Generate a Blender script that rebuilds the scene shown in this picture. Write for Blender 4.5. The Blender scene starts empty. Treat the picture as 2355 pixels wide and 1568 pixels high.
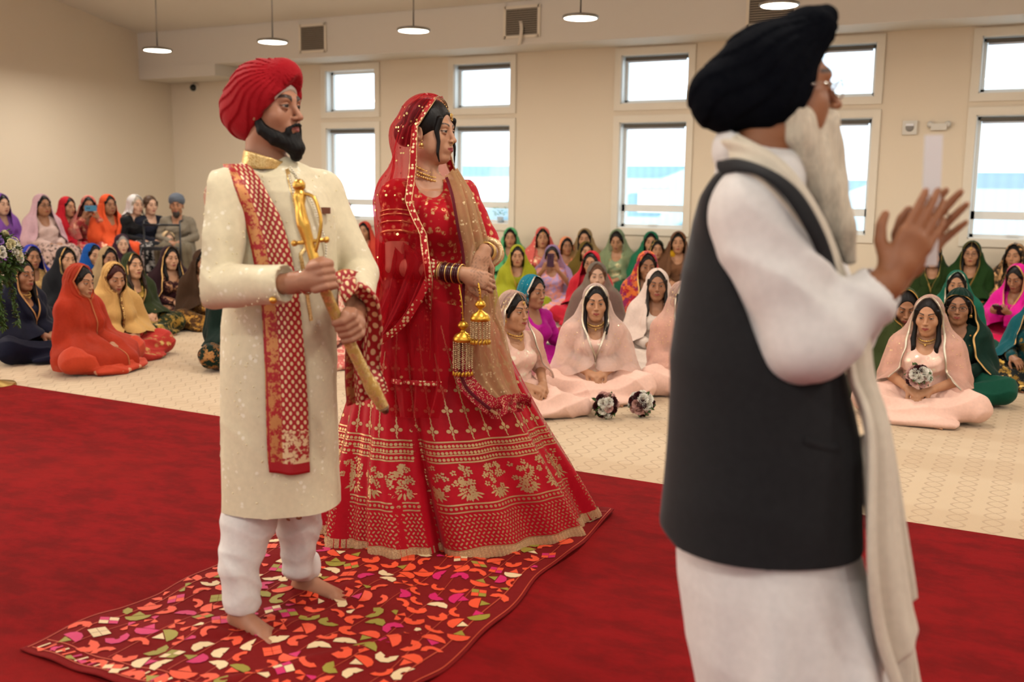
import bpy, numpy as np, math
from mathutils import Vector, Matrix
PI = math.pi
rng = np.random.RandomState(7)
sc = bpy.context.scene
COL = sc.collection
# ------------------------------------------------------------------ camera
F_PX, PITCH, YAW, ROLL, CAMH = 2343., .1469, -.4884, .0135, 1.44
_f = np.array([math.sin(YAW)*math.cos(PITCH), math.cos(YAW)*math.cos(PITCH), -math.sin(PITCH)])
_r = np.array([math.cos(YAW), -math.sin(YAW), 0.]); _u = np.cross(_r, _f)
CR = math.cos(ROLL)*_r + math.sin(ROLL)*_u; CU = -math.sin(ROLL)*_r + math.cos(ROLL)*_u; CF = _f
HX = np.array([math.cos(YAW), -math.sin(YAW), 0.])      # horizontal right of the view
HF = np.array([math.sin(YAW), math.cos(YAW), 0.])       # horizontal forward
EYE = np.array([0, 0, CAMH])
def ray(x, y): return CF + (x-1177.5)/F_PX*CR - (y-784)/F_PX*CU
def on_floor(x, y, z=0.): d = ray(x, y); return EYE + d*((z-CAMH)/d[2])
def at_wall(x, y, D=12.5): d = ray(x, y); return EYE + d*(D/d[1])
def at_dist(x, y, D): d = ray(x, y); return EYE + d*(D/float(d@HF))
# ------------------------------------------------------------------ signed distance shapes
def frame(loc=(0, 0, 0), rx=0, ry=0, rz=0, s=1.):
    m = Matrix.Translation(loc) @ Matrix.Rotation(rz, 4, 'Z') @ Matrix.Rotation(rx, 4, 'X') @ Matrix.Rotation(ry, 4, 'Y') @ Matrix.Scale(s, 4)
    return np.array(m)
I4 = np.eye(4)
class Shape:
    def __init__(s): s.ops = []; s.M = I4; s.disp = []
    def _t(s, p): return s.M[:3, :3] @ np.asarray(p, float) + s.M[:3, 3]
    @property
    def sc(s): return float(np.linalg.norm(s.M[:3, 0]))
    def cap(s, a, b, ra, rb=None, k=.02, op='+'):
        rb = ra if rb is None else rb
        s.ops.append((op, 'cap', (s._t(a), s._t(b), ra*s.sc, rb*s.sc), k*s.sc)); return s
    def chain(s, pts, rs, k=.02, op='+'):
        s.ops.append((op, 'chain', ([s._t(p) for p in pts], [r*s.sc for r in rs]), k*s.sc)); return s
    def ell(s, c, r, rot=(0, 0, 0), k=.02, op='+'):
        R = np.array(Matrix.Rotation(rot[2], 3, 'Z') @ Matrix.Rotation(rot[0], 3, 'X') @ Matrix.Rotation(rot[1], 3, 'Y'))
        Rw = (s.M[:3, :3]/s.sc) @ R
        s.ops.append((op, 'ell', (s._t(c), np.asarray(r, float)*s.sc, Rw), k*s.sc)); return s
    def box(s, c, h, rot=(0, 0, 0), rnd=.01, k=.02, op='+'):
        R = np.array(Matrix.Rotation(rot[2], 3, 'Z') @ Matrix.Rotation(rot[0], 3, 'X') @ Matrix.Rotation(rot[1], 3, 'Y'))
        s.ops.append((op, 'box', (s._t(c), np.asarray(h, float)*s.sc, (s.M[:3, :3]/s.sc) @ R, rnd*s.sc), k*s.sc)); return s
    def tube(s, tab, k=.02, op='+'):
        # tab rows: z, cx, cy, a, b, yaw   (vertical tube of elliptical section)
        s.ops.append((op, 'tube', (np.array(tab, float), s.M.copy(), s.sc), k*s.sc)); return s
    def fn(s, f, k=.0, op='+'):
        s.ops.append((op, 'fn', (f, np.linalg.inv(s.M), s.sc), k*s.sc)); return s
    def warp(s, f): s.disp.append((f, np.linalg.inv(s.M), s.sc)); return s
    def floor(s, z=.003): s.ops.append(('&', 'fn', (lambda P, z=z: z-P[:, 2], I4, 1.), .0)); return s
    def copy(s):
        n = Shape(); n.ops = list(s.ops); n.disp = list(s.disp); n.M = s.M; return n
f32 = np.float32
def _prim(kind, a, P):
    if kind == 'cap':
        A, B, ra, rb = a; ab = (B-A).astype(f32); L = f32(1./(float(ab@ab)+1e-12))
        x = P[:, 0]-f32(A[0]); y = P[:, 1]-f32(A[1]); z = P[:, 2]-f32(A[2])
        t = np.minimum(np.maximum((x*ab[0]+y*ab[1]+z*ab[2])*L, 0), 1)
        x -= t*ab[0]; y -= t*ab[1]; z -= t*ab[2]; x *= x; y *= y; z *= z; x += y; x += z
        t *= f32(rb-ra); t += f32(ra)
        return np.sqrt(x)-t
    if kind == 'chain':
        d = None; pts, rs = a
        for i in range(len(pts)-1):
            x = _prim('cap', (pts[i], pts[i+1], rs[i], rs[i+1]), P); d = x if d is None else smin(d, x, .12*rs[i])
        return d
    if kind == 'ell':
        c, r, R = a; A = (R/r).astype(f32); o = (c@(R/r)).astype(f32); q = P@A; u = q[:, 0]-o[0]; v = q[:, 1]-o[1]; w = q[:, 2]-o[2]
        u *= u; v *= v; w *= w; i = (1./(r*r)).astype(f32)
        k0 = np.sqrt(u+v+w); k1 = np.sqrt(u*i[0]+v*i[1]+w*i[2])+f32(1e-7)
        d = k0*(k0-1)/k1
        return np.maximum(d, f32(-r.min()))
    if kind == 'box':
        c, h, R, rn = a; q = np.abs(P@R.astype(f32)-(c@R).astype(f32))-(h-rn).astype(f32)
        return np.sqrt((np.maximum(q, 0)**2).sum(1)) + np.minimum(q.max(1), 0) - rn
    if kind == 'tube':
        T, M, s = a; q = (P-M[:3, 3])@(M[:3, :3]/s)/s; z = q[:, 2]
        cx, cy, ea, eb, yw = [np.interp(z, T[:, 0], T[:, i]) for i in range(1, 6)]
        dx, dy = q[:, 0]-cx, q[:, 1]-cy; c, sn = np.cos(yw), np.sin(yw)
        u, v = c*dx+sn*dy, -sn*dx+c*dy
        k0 = np.sqrt((u/ea)**2+(v/eb)**2)+1e-6; k1 = np.sqrt((u/ea**2)**2+(v/eb**2)**2)+1e-6
        d = np.where(k0 < .05, -np.minimum(ea, eb), k0*(k0-1)/k1)
        dz = np.maximum(T[0, 0]-z, z-T[-1, 0])
        return np.where(dz > 0, np.sqrt(np.maximum(d, 0)**2+dz**2), np.maximum(d, dz))*s
    f, Mi, s = a
    return f(P@Mi[:3, :3].T+Mi[:3, 3])*s
def smin(a, b, k):
    if k <= 1e-6: return np.minimum(a, b)
    h = np.maximum(f32(k)-np.abs(a-b), 0); h *= h; h *= f32(.25/k)
    return np.minimum(a, b)-h
def _comb(d, op, x, k):
    if op == '+': return x if d is None else smin(d, x, k)
    if op == '-': return -smin(-d, x, k)
    return -smin(-d, -x, k)
def sdf(sh, P, ops=None):
    d = None
    for op, kind, a, k in (sh.ops if ops is None else ops): d = _comb(d, op, _prim(kind, a, P), k)
    for f, Mi, s in sh.disp: d = d + f(P@Mi[:3, :3].T+Mi[:3, 3])*s
    return d
def axis_pts(lo, hi, step, fine=()):
    x = lo; out = [lo]
    while x < hi:
        st = step
        for a, b, s in fine:
            if a-step*.5 <= x < b: st = min(st, s)
        x += st; out.append(x)
    return np.array(out)
B = 14
def polygonize(sh, ax, margin=.008):
    xs, ys, zs = ax; n = [len(xs), len(ys), len(zs)]
    D = np.full(n, 1., np.float32)
    rngs = [list(range(0, m-1, B)) for m in n]
    ctr, hal, idx = [], [], []
    for i in rngs[0]:
        x0, x1 = xs[i], xs[min(i+B, n[0]-1)]
        for j in rngs[1]:
            y0, y1 = ys[j], ys[min(j+B, n[1]-1)]
            for k in rngs[2]:
                z0, z1 = zs[k], zs[min(k+B, n[2]-1)]
                ctr.append(((x0+x1)/2, (y0+y1)/2, (z0+z1)/2)); hal.append(.5*math.dist((x0, y0, z0), (x1, y1, z1))); idx.append((i, j, k))
    C = np.array(ctr, np.float32); Rr = np.array(hal)
    PD = []; d = None
    for op, kind, a, k in sh.ops:
        x = _prim(kind, a, C); PD.append(x); d = _comb(d, op, x, k)
    PD = np.array(PD)
    act = np.abs(d) < Rr*1.12+margin
    for b in range(len(idx)):
        i, j, k = idx[b]; i1, j1, k1 = min(i+B, n[0]-1)+1, min(j+B, n[1]-1)+1, min(k+B, n[2]-1)+1
        if not act[b]: D[i:i1, j:j1, k:k1] = d[b]
    for b in np.nonzero(act)[0]:
        i, j, k = idx[b]; i1, j1, k1 = min(i+B, n[0]-1)+1, min(j+B, n[1]-1)+1, min(k+B, n[2]-1)+1
        g = np.meshgrid(xs[i:i1].astype(f32), ys[j:j1].astype(f32), zs[k:k1].astype(f32), indexing='ij'); P = np.stack([q.ravel() for q in g]).T
        R = Rr[b]; ops = []
        lim = d[b]+2.05*R+margin
        for o, p in enumerate(sh.ops):
            if p[1] == 'fn' or (p[0] == '+' and PD[o, b] < lim+p[3]) or (p[0] != '+' and (abs(PD[o, b]) < 2.6*R+margin+p[3] or p[0] == '&' or PD[o, b] < 0)): ops.append(p)
        if not ops or ops[0][0] != '+': ops = sh.ops
        D[i:i1, j:j1, k:k1] = sdf(sh, P, ops).reshape(g[0].shape)
    return _nets(D, xs, ys, zs)
def _nets(D, xs, ys, zs):
    S = D < 0
    nx, ny, nz = D.shape
    c = S[:-1, :-1, :-1].astype(np.int8)
    for a in (0, 1):
        for b_ in (0, 1):
            for e in (0, 1):
                if a or b_ or e: c = c + S[a:nx-1+a, b_:ny-1+b_, e:nz-1+e]
    I, J, K = np.nonzero((c > 0) & (c < 8))
    vid = np.full(c.shape, -1, np.int32); vid[I, J, K] = np.arange(len(I))
    X = (xs, ys, zs)
    acc = np.zeros((len(I), 3)); cnt = np.zeros(len(I))
    base = (I, J, K)
    for ax in range(3):
        o1, o2 = [q for q in range(3) if q != ax]
        for u in (0, 1):
            for v in (0, 1):
                off = [0, 0, 0]; off[o1] = u; off[o2] = v; p0 = [base[q]+off[q] for q in range(3)]
                p1 = list(p0); p1[ax] = p0[ax]+1
                d0, d1 = D[tuple(p0)], D[tuple(p1)]; m = (d0 < 0) != (d1 < 0)
                t = np.where(m, d0/np.where(m, d0-d1, 1), 0)
                P = np.stack([X[q][p0[q]] for q in range(3)], 1).astype(float)
                P[:, ax] += t*(X[ax][p1[ax]]-X[ax][p0[ax]])
                acc += P*m[:, None]; cnt += m
    V = acc/np.maximum(cnt, 1)[:, None]
    Fs = []
    for ax in range(3):
        o1, o2 = [(1, 2), (2, 0), (0, 1)][ax]
        sl0 = [slice(None)]*3; sl1 = [slice(None)]*3; sl0[ax] = slice(0, -1); sl1[ax] = slice(1, None)
        a, b_ = S[tuple(sl0)], S[tuple(sl1)]
        E = np.array(np.nonzero(a != b_))
        ok = (E[o1] > 0) & (E[o2] > 0) & (E[o1] < D.shape[o1]-1) & (E[o2] < D.shape[o2]-1); E = E[:, ok]
        neg = a[tuple(E)]
        def vv(d1, d2):
            q = E.copy(); q[o1] -= d1; q[o2] -= d2; return vid[tuple(q)]
        q = np.stack([vv(1, 1), vv(0, 1), vv(0, 0), vv(1, 0)], 1)
        q[~neg] = q[~neg][:, ::-1]
        Fs.append(q)
    Fq = np.concatenate(Fs); Fq = Fq[(Fq >= 0).all(1)]
    return V, Fq
def smooth(V, Fq, it=2, lam=.5):
    e = np.concatenate([Fq[:, [0, 1]], Fq[:, [1, 2]], Fq[:, [2, 3]], Fq[:, [3, 0]]]); n = len(V)
    a = np.concatenate([e[:, 0], e[:, 1]]); b = np.concatenate([e[:, 1], e[:, 0]]); cnt = np.maximum(np.bincount(a, minlength=n), 1)
    for _ in range(it):
        m = np.stack([np.bincount(a, V[b, q], n) for q in range(3)], 1)/cnt[:, None]; V = V+(m-V)*lam
    return V
def net(sh, lo, hi, step, fx=(), fy=(), fz=(), sm=1, margin=.008):
    V, Fq = polygonize(sh, (axis_pts(lo[0], hi[0], step, fx), axis_pts(lo[1], hi[1], step, fy), axis_pts(lo[2], hi[2], step, fz)), margin)
    return (smooth(V, Fq, sm) if sm else V), Fq
# ------------------------------------------------------------------ meshes
def mesh_of(name, V, Fq, uv=None, smooth_=True, attr=None, flat=False):
    me = bpy.data.meshes.new(name); V = np.ascontiguousarray(V, dtype=np.float32)
    me.vertices.add(len(V)); me.vertices.foreach_set('co', V.ravel())
    if isinstance(Fq, np.ndarray): m = Fq.shape[1]; L = Fq.ravel().astype(np.int32); st = np.arange(len(Fq), dtype=np.int32)*m
    else:
        L = np.array([i for f in Fq for i in f], np.int32); st = np.cumsum([0]+[len(f) for f in Fq[:-1]]).astype(np.int32)
    me.loops.add(len(L)); me.loops.foreach_set('vertex_index', L)
    me.polygons.add(len(st)); me.polygons.foreach_set('loop_start', st)
    me.polygons.foreach_set('use_smooth', np.full(len(st), bool(smooth_)))
    me.update(calc_edges=True)
    if uv is not None:
        l = me.uv_layers.new(name='UVMap'); l.data.foreach_set('uv', np.asarray(uv, np.float32)[L].ravel())
    if attr is not None:
        for k, v in attr.items():
            a = me.color_attributes.new(k, 'FLOAT_COLOR', 'POINT'); a.data.foreach_set('color', np.asarray(v, np.float32).ravel())
    return me
def link(name, me, mat=None, parent=None, loc=None):
    o = bpy.data.objects.new(name, me); COL.objects.link(o)
    if mat is not None:
        for m in (mat if isinstance(mat, (list, tuple)) else [mat]): me.materials.append(m)
    if parent is not None: o.parent = parent
    if loc is not None: o.location = loc
    return o
def empty(name, loc=(0, 0, 0), rz=0, parent=None):
    o = bpy.data.objects.new(name, None); COL.objects.link(o); o.location = loc; o.rotation_euler = (0, 0, rz); o.parent = parent
    o.empty_display_size = .1; return o
def tag(o, label=None, cat=None, group=None, kind=None):
    for k, v in (('label', label), ('category', cat), ('group', group), ('kind', kind)):
        if v: o[k] = v
    return o
def grid_faces(m, n, closed=False):
    i, j = np.meshgrid(np.arange(m-1), np.arange(n if closed else n-1), indexing='ij'); j2 = (j+1) % n
    return np.stack([i*n+j, i*n+j2, (i+1)*n+j2, (i+1)*n+j], -1).reshape(-1, 4)
def grid_mesh(name, P, closed=False, uvs=(1, 1)):
    m, n = P.shape[:2]; u, v = np.meshgrid(np.linspace(0, uvs[0], n), np.linspace(0, uvs[1], m))
    return mesh_of(name, P.reshape(-1, 3), grid_faces(m, n, closed), uv=np.stack([u, v], -1).reshape(-1, 2))
def solid(o, t, off=0.):
    md = o.modifiers.new('Solidify', 'SOLIDIFY'); md.thickness = t; md.offset = off; return o
class Geo:
    """collects pieces into one mesh"""
    def __init__(s): s.V = []; s.F = []; s.n = 0; s.mi = []
    def add(s, V, F, mi=0):
        V = np.asarray(V, float).reshape(-1, 3); s.V.append(V); s.F += [tuple(int(i)+s.n for i in f) for f in F]; s.mi += [mi]*len(F); s.n += len(V); return s
    def box(s, c, h, R=None, mi=0):
        q = np.array([(x, y, z) for x in (-1, 1) for y in (-1, 1) for z in (-1, 1)], float)*h
        if R is not None: q = q@np.asarray(R).T
        return s.add(q+np.asarray(c, float), [(0, 1, 3, 2), (4, 6, 7, 5), (0, 4, 5, 1), (2, 3, 7, 6), (0, 2, 6, 4), (1, 5, 7, 3)], mi)
    def tube(s, pts, r, n=8, closed=False, mi=0):
        pts = np.asarray(pts, float); m = len(pts); r = np.broadcast_to(np.asarray(r, float), (m,))
        T = np.gradient(pts, axis=0) if not closed else np.roll(pts, -1, 0)-np.roll(pts, 1, 0)
        T /= np.linalg.norm(T, axis=1)[:, None]+1e-9
        up = np.array([0, 0, 1.]) if abs(T[0, 2]) < .9 else np.array([1., 0, 0]); N = np.cross(T[0], up); N /= np.linalg.norm(N); rings = []
        for i in range(m):
            N = N-T[i]*(N@T[i]); N /= np.linalg.norm(N)+1e-9; Bn = np.cross(T[i], N)
            a = np.arange(n)*2*PI/n; rings.append(pts[i]+r[i]*(np.cos(a)[:, None]*N+np.sin(a)[:, None]*Bn))
        V = np.concatenate(rings); F = [tuple(f) for f in grid_faces(m, n, True)]
        if closed: F += [((m-1)*n+j, (m-1)*n+(j+1) % n, (j+1) % n, j) for j in range(n)]
        else: F += [tuple(range(n))[::-1], tuple((m-1)*n+j for j in range(n))]
        return s.add(V, F, mi)
    def lathe(s, prof, c=(0, 0, 0), n=16, R=None, mi=0):
        a = np.arange(n)*2*PI/n; V = np.concatenate([np.stack([r*np.cos(a), r*np.sin(a), np.full(n, z)], 1) for r, z in prof])
        if R is not None: V = V@np.asarray(R).T
        return s.add(V+np.asarray(c, float), [tuple(f) for f in grid_faces(len(prof), n, True)]+[tuple(range(n))[::-1], tuple((len(prof)-1)*n+j for j in range(n))], mi)
    def ball(s, c, r, n=8, mi=0, sq=(1, 1, 1), R=None):
        m = max(4, n//2+1); ph = np.linspace(.02, PI-.02, m); a = np.arange(n)*2*PI/n
        V = np.concatenate([np.stack([np.sin(p)*np.cos(a), np.sin(p)*np.sin(a), np.full(n, -np.cos(p))], 1) for p in ph])*r*np.array(sq)
        if R is not None: V = V@np.asarray(R).T
        return s.add(V+np.asarray(c, float), [tuple(f) for f in grid_faces(m, n, True)]+[tuple(range(n))[::-1], tuple((m-1)*n+j for j in range(n))], mi)
    def mesh(s, name, smooth_=True):
        me = mesh_of(name, np.concatenate(s.V), s.F, smooth_=smooth_)
        if any(s.mi): me.polygons.foreach_set('material_index', np.array(s.mi, np.int32))
        return me
    def link(s, name, mat, parent=None, smooth_=True, loc=None): return link(name, s.mesh(name, smooth_), mat, parent, loc)
def bezier(pts, n=24):
    """Catmull-Rom through pts"""
    p = np.asarray(pts, float); p = np.vstack([2*p[0]-p[1], p, 2*p[-1]-p[-2]]); out = []
    m = len(p)-3; per = max(2, n//m)
    for i in range(m):
        t = np.linspace(0, 1, per, endpoint=(i == m-1))[:, None]; a, b, c, d = p[i:i+4]
        out.append(.5*((2*b)+(-a+c)*t+(2*a-5*b+4*c-d)*t**2+(-a+3*b-3*c+d)*t**3))
    return np.concatenate(out)
def crease(P, a, w, amp, b=None, seed=0., sharp=1.):
    """cloth folds running across direction a with wavelength w"""
    a = np.asarray(a, float); b = np.asarray(b if b is not None else (a[1], a[2], a[0]), float)
    s = (P@a)*2*PI/w + 1.3*np.sin((P@b)*2*PI/(w*2.7)+seed)+seed*3.1 + .8*np.sin((P@(a+b))*2*PI/(w*4.1)+seed*1.7)
    return amp*(np.abs(np.sin(s*.5))**sharp-.6)
# ------------------------------------------------------------------ materials
_mats = {}
class NT:
    def __init__(s, name):
        s.m = bpy.data.materials.new(name); s.m.use_nodes = True; s.t = s.m.node_tree; s.t.nodes.clear()
        s.out = s.t.nodes.new('ShaderNodeOutputMaterial'); s.b = s.n('ShaderNodeBsdfPrincipled'); s.l(s.b.outputs[0], s.out.inputs[0])
    def n(s, typ, **k):
        x = s.t.nodes.new(typ)
        for a, b in k.items():
            if a.startswith('i_'): s.set(x.inputs[a[2:].replace('_', ' ')], b)
            else: setattr(x, a, b)
        return x
    def l(s, a, b): s.t.links.new(a, b)
    def set(s, inp, v):
        if isinstance(v, bpy.types.NodeSocket): s.l(v, inp)
        else: inp.default_value = v
    def math(s, op, a, b=None, c=None, clamp=False):
        x = s.t.nodes.new('ShaderNodeMath'); x.operation = op; x.use_clamp = clamp
        for i, v in enumerate((a, b, c)):
            if v is not None: s.set(x.inputs[i], v)
        return x.outputs[0]
    def mix(s, f, a, b, blend='MIX'):
        x = s.t.nodes.new('ShaderNodeMix'); x.data_type = 'RGBA'; x.blend_type = blend; x.clamp_factor = True
        s.set(x.inputs[0], f); s.set(x.inputs[6], col(a) if not isinstance(a, bpy.types.NodeSocket) else a); s.set(x.inputs[7], col(b) if not isinstance(b, bpy.types.NodeSocket) else b)
        return x.outputs[2]
    def ramp(s, f, a, b):   # smooth 0..1 between a and b
        x = s.t.nodes.new('ShaderNodeMapRange'); x.interpolation_type = 'SMOOTHSTEP'; s.set(x.inputs[0], f); x.inputs[1].default_value = a; x.inputs[2].default_value = b
        return x.outputs[0]
    def coord(s, kind='Object', scale=None, rot=None):
        o = s.t.nodes.new('ShaderNodeTexCoord').outputs[kind]
        if scale is None and rot is None: return o
        x = s.n('ShaderNodeMapping'); s.l(o, x.inputs[0])
        if scale is not None: x.inputs['Scale'].default_value = scale if hasattr(scale, '__len__') else (scale,)*3
        if rot is not None: x.inputs['Rotation'].default_value = rot
        return x.outputs[0]
    def noise(s, co, scale, detail=3, rough=.5): return s.n('ShaderNodeTexNoise', i_Vector=co, i_Scale=scale, i_Detail=detail, i_Roughness=rough).outputs['Fac']
    def voro(s, co, scale, feature='F1', out='Distance', rand=1.):
        x = s.t.nodes.new('ShaderNodeTexVoronoi'); x.feature = feature; s.l(co, x.inputs['Vector']); x.inputs['Scale'].default_value = scale; x.inputs['Randomness'].default_value = rand
        return x.outputs[out]
    def bump(s, h, dist=.002, strength=.5):
        x = s.n('ShaderNodeBump', i_Height=h, i_Distance=dist, i_Strength=strength); s.l(x.outputs[0], s.b.inputs['Normal']); return x
def col(c):
    if isinstance(c, bpy.types.NodeSocket): return c
    if isinstance(c, str):
        c = c.lstrip('#'); c = [int(c[i:i+2], 16)/255 for i in (0, 2, 4)]
        c = [x/12.92 if x <= .04045 else ((x+.055)/1.055)**2.4 for x in c]
    return (c[0], c[1], c[2], 1.)
def plain(name, c, rough=.6, metal=0., spec=.5, emit=0., alpha=1., noise=0., nscale=8.):
    if name in _mats: return _mats[name]
    t = NT(name); b = t.b; C = col(c)
    if noise:
        f = t.noise(t.coord('Object'), nscale, 4); d = tuple(max(0, x*(1-noise)) for x in C[:3])+(1,)
        C = t.mix(f, d, tuple(min(1, x*(1+noise)) for x in C[:3])+(1,))
    t.set(b.inputs['Base Color'], C); b.inputs['Roughness'].default_value = rough; b.inputs['Metallic'].default_value = metal; b.inputs['Specular IOR Level'].default_value = spec
    if emit: t.set(b.inputs['Emission Color'], C); b.inputs['Emission Strength'].default_value = emit
    b.inputs['Alpha'].default_value = alpha
    _mats[name] = t.m; return t.m
def fabric(name, c, rough=.75, pat=None, c2='#D9B36A', ps=30., pt=.28, sheer=0., c3=None, metal2=.6, sheen=.08, weave=1., stripes=None):
    """cloth. pat: None, dots, motif, flower, print; sheer = share of see-through"""
    if name in _mats: return _mats[name]
    t = NT(name); b = t.b; co = t.coord('Object'); C = col(c)
    nz = t.noise(co, 55., 3)
    base = t.mix(nz, tuple(x*.88 for x in C[:3])+(1,), tuple(min(1, x*1.08+.004) for x in C[:3])+(1,))
    mask = None
    if pat == 'dots':
        d = t.voro(co, ps, rand=.35); mask = t.ramp(d, pt, pt*.75)
    elif pat == 'motif':
        d = t.voro(co, ps, 'SMOOTH_F1', rand=.8); w = t.noise(co, ps*2.4, 4, .7)
        mask = t.math('MULTIPLY', t.ramp(d, pt+.2, pt), t.ramp(w, .42, .52))
    elif pat == 'flower':
        d = t.voro(co, ps, rand=.5); e = t.voro(co, ps*3.3, rand=.9)
        mask = t.math('MULTIPLY', t.ramp(d, pt+.08, pt), t.ramp(e, .42, .3))
    elif pat == 'print':
        w = t.noise(co, ps, 5, .75); mask = t.ramp(w, .5, .54)
    if mask is not None:
        if c3: base = t.mix(t.ramp(t.noise(co, ps*.7, 2), .47, .53), base, col(c3))
        base = t.mix(mask, base, col(c2))
        t.set(b.inputs['Metallic'], t.math('MULTIPLY', mask, metal2)); t.set(b.inputs['Roughness'], t.math('SUBTRACT', rough, t.math('MULTIPLY', mask, rough-.35)))
    else: b.inputs['Roughness'].default_value = rough
    t.set(b.inputs['Base Color'], base); b.inputs['Specular IOR Level'].default_value = .14
    b.inputs['Sheen Weight'].default_value = sheen; b.inputs['Sheen Roughness'].default_value = .4
    if weave: t.bump(t.noise(co, 140., 2), .0008, .35*weave)
    if sheer:
        tr = t.n('ShaderNodeBsdfTransparent'); tr.inputs[0].default_value = tuple(.6+.4*x**.35 if x > 0 else .5 for x in C[:3])+(1,)
        tl = t.n('ShaderNodeBsdfTranslucent'); t.set(tl.inputs[0], base)
        a1 = t.n('ShaderNodeMixShader'); a1.inputs[0].default_value = .45; t.l(b.outputs[0], a1.inputs[1]); t.l(tl.outputs[0], a1.inputs[2])
        a2 = t.n('ShaderNodeMixShader'); lw = t.n('ShaderNodeLayerWeight'); lw.inputs[0].default_value = .35
        f = t.math('SUBTRACT', sheer, t.math('MULTIPLY', lw.outputs['Facing'], sheer*.75))
        if mask is not None: f = t.math('MULTIPLY', f, t.math('SUBTRACT', 1., mask))
        t.set(a2.inputs[0], f); t.l(a1.outputs[0], a2.inputs[1]); t.l(tr.outputs[0], a2.inputs[2]); t.l(a2.outputs[0], t.out.inputs[0])
    _mats[name] = t.m; return t.m
def gold(name='gold', c='#D8A84E', rough=.32):
    if name in _mats: return _mats[name]
    t = NT(name); t.set(t.b.inputs['Base Color'], col(c)); t.b.inputs['Metallic'].default_value = .85; t.b.inputs['Roughness'].default_value = rough
    t.bump(t.noise(t.coord('Object'), 260., 2), .001, .5); _mats[name] = t.m; return t.m
def skin(name, c, lips='#A8524A', brow='#1A100C'):
    if name in _mats: return _mats[name]
    t = NT(name); b = t.b; C = col(c); co = t.coord('Object')
    at = t.n('ShaderNodeAttribute', attribute_name='feat'); sp = t.n('ShaderNodeSeparateColor'); t.l(at.outputs['Color'], sp.inputs[0])
    n = t.noise(co, 30., 4); base = t.mix(n, tuple(x*.86 for x in C[:3])+(1,), tuple(min(1, x*1.1) for x in C[:3])+(1,))
    base = t.mix(sp.outputs[0], base, col(lips)); base = t.mix(sp.outputs[1], base, col(brow))
    base = t.mix(sp.outputs[2], base, (.36, .31, .27, 1)); base = t.mix(at.outputs['Alpha'], base, (.006, .003, .002, 1))
    t.set(b.inputs['Base Color'], base); b.inputs['Roughness'].default_value = .48; b.inputs['Specular IOR Level'].default_value = .4
    b.inputs['Subsurface Weight'].default_value = .0
    t.set(b.inputs['Roughness'], t.math('SUBTRACT', .48, t.math('MULTIPLY', t.math('ADD', sp.outputs[2], at.outputs['Alpha'], clamp=True), .3)))
    t.bump(t.noise(co, 420., 2), .0004, .25); _mats[name] = t.m; return t.m
def hairmat(name, c='#15100E', rough=.42):
    if name in _mats: return _mats[name]
    t = NT(name); co = t.coord('Object', (220, 220, 26)); n = t.noise(co, 1., 3); C = col(c)
    t.set(t.b.inputs['Base Color'], t.mix(n, tuple(x*.6 for x in C[:3])+(1,), tuple(min(1, x*1.5) for x in C[:3])+(1,))); t.b.inputs['Roughness'].default_value = rough; t.b.inputs['Specular IOR Level'].default_value = .22
    t.bump(n, .003, .6); _mats[name] = t.m; return t.m
# ------------------------------------------------------------------ heads, hands, hair (local: +Y forward, +Z up, origin = mid head)
def head_sdf(sh, male=0., old=0., fat=0., mouth=0., nose=1.):
    """adds a head to sh in its current frame; eyes at z=0"""
    w = 1+.04*male+.06*fat
    sh.ell((0, -.018, .03), (.077, .098, .09), k=.0)
    sh.ell((0, .02, -.043), (.0585*w, .068, .077), k=.03)
    sh.cap((-.036*w, -.01, -.075), (-.013, .054, -.103), .021+.004*male, .016, k=.03); sh.cap((.036*w, -.01, -.075), (.013, .054, -.103), .021+.004*male, .016, k=.03)
    sh.ell((0, .066, -.1), (.019+.005*male, .017, .014), k=.022)
    for s in (-1, 1):
        sh.ell((s*.043, .048, -.03), (.022+.006*fat, .024, .022), k=.025)
        if fat: sh.ell((s*.045, .03, -.065), (.024, .03, .028), k=.03)
    sh.cap((-.03, .075, .024), (.03, .075, .024), .011+.003*male, .011+.003*male, k=.02)
    for s in (-1, 1): sh.ell((s*.031, .096, .001), (.018, .016, .0125), op='-', k=.012)
    sh.cap((0, .081, .014), (0, .104+.004*male, -.03), .0075, .0095, k=.012)
    sh.ell((0, .107+.004*male, -.0335), (.0095, .009, .0085), k=.006)
    for s in (-1, 1): sh.ell((s*.0115, .096, -.036), (.008, .0105, .0065), k=.006)
    for s in (-1, 1): sh.ell((s*.006, .099, -.0435), (.003, .005, .003), op='-', k=.003)
    sh.ell((0, .08, -.066), (.028, .016, .02), k=.015)
    for s in (-1, 1):
        sh.cap((s*.002, .096, -.0615), (s*.021, .084, -.068), .0052, .002, k=.004)
        sh.cap((0, .0955, -.072), (s*.019, .084, -.0685), .0062, .002, k=.004)
    sh.cap((-.02, .094, -.0672), (.02, .094, -.0672), .0012+.004*mouth, op='-', k=.002)
    for s in (-1, 1):
        c = np.array((s*.031, .0745, .001)); sh.ell(c, (.0128, .0125, .0125), k=.001)
        sh.cap(c+(-.013, -.002, .0035), c+(0, .0117, .0062), .0026, .0036, k=.003); sh.cap(c+(0, .0117, .0062), c+(.013, -.002, .0035), .0036, .0026, k=.003)
        sh.cap(c+(-.012, -.001, -.0045), c+(0, .0105, -.0068), .0022, k=.004); sh.cap(c+(0, .0105, -.0068), c+(.012, -.001, -.0045), .0022, k=.004)
        sh.ell((s*.08, -.012, -.012), (.009, .02, .032), rot=(.25, 0, -s*.35), k=.006); sh.ell((s*.088, -.006, -.008), (.004, .011, .018), rot=(.25, 0, -s*.35), op='-', k=.004)
    if old:
        for s in (-1, 1): sh.cap((s*.018, .09, -.045), (s*.034, .072, -.078), .0018, op='-', k=.008)
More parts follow.
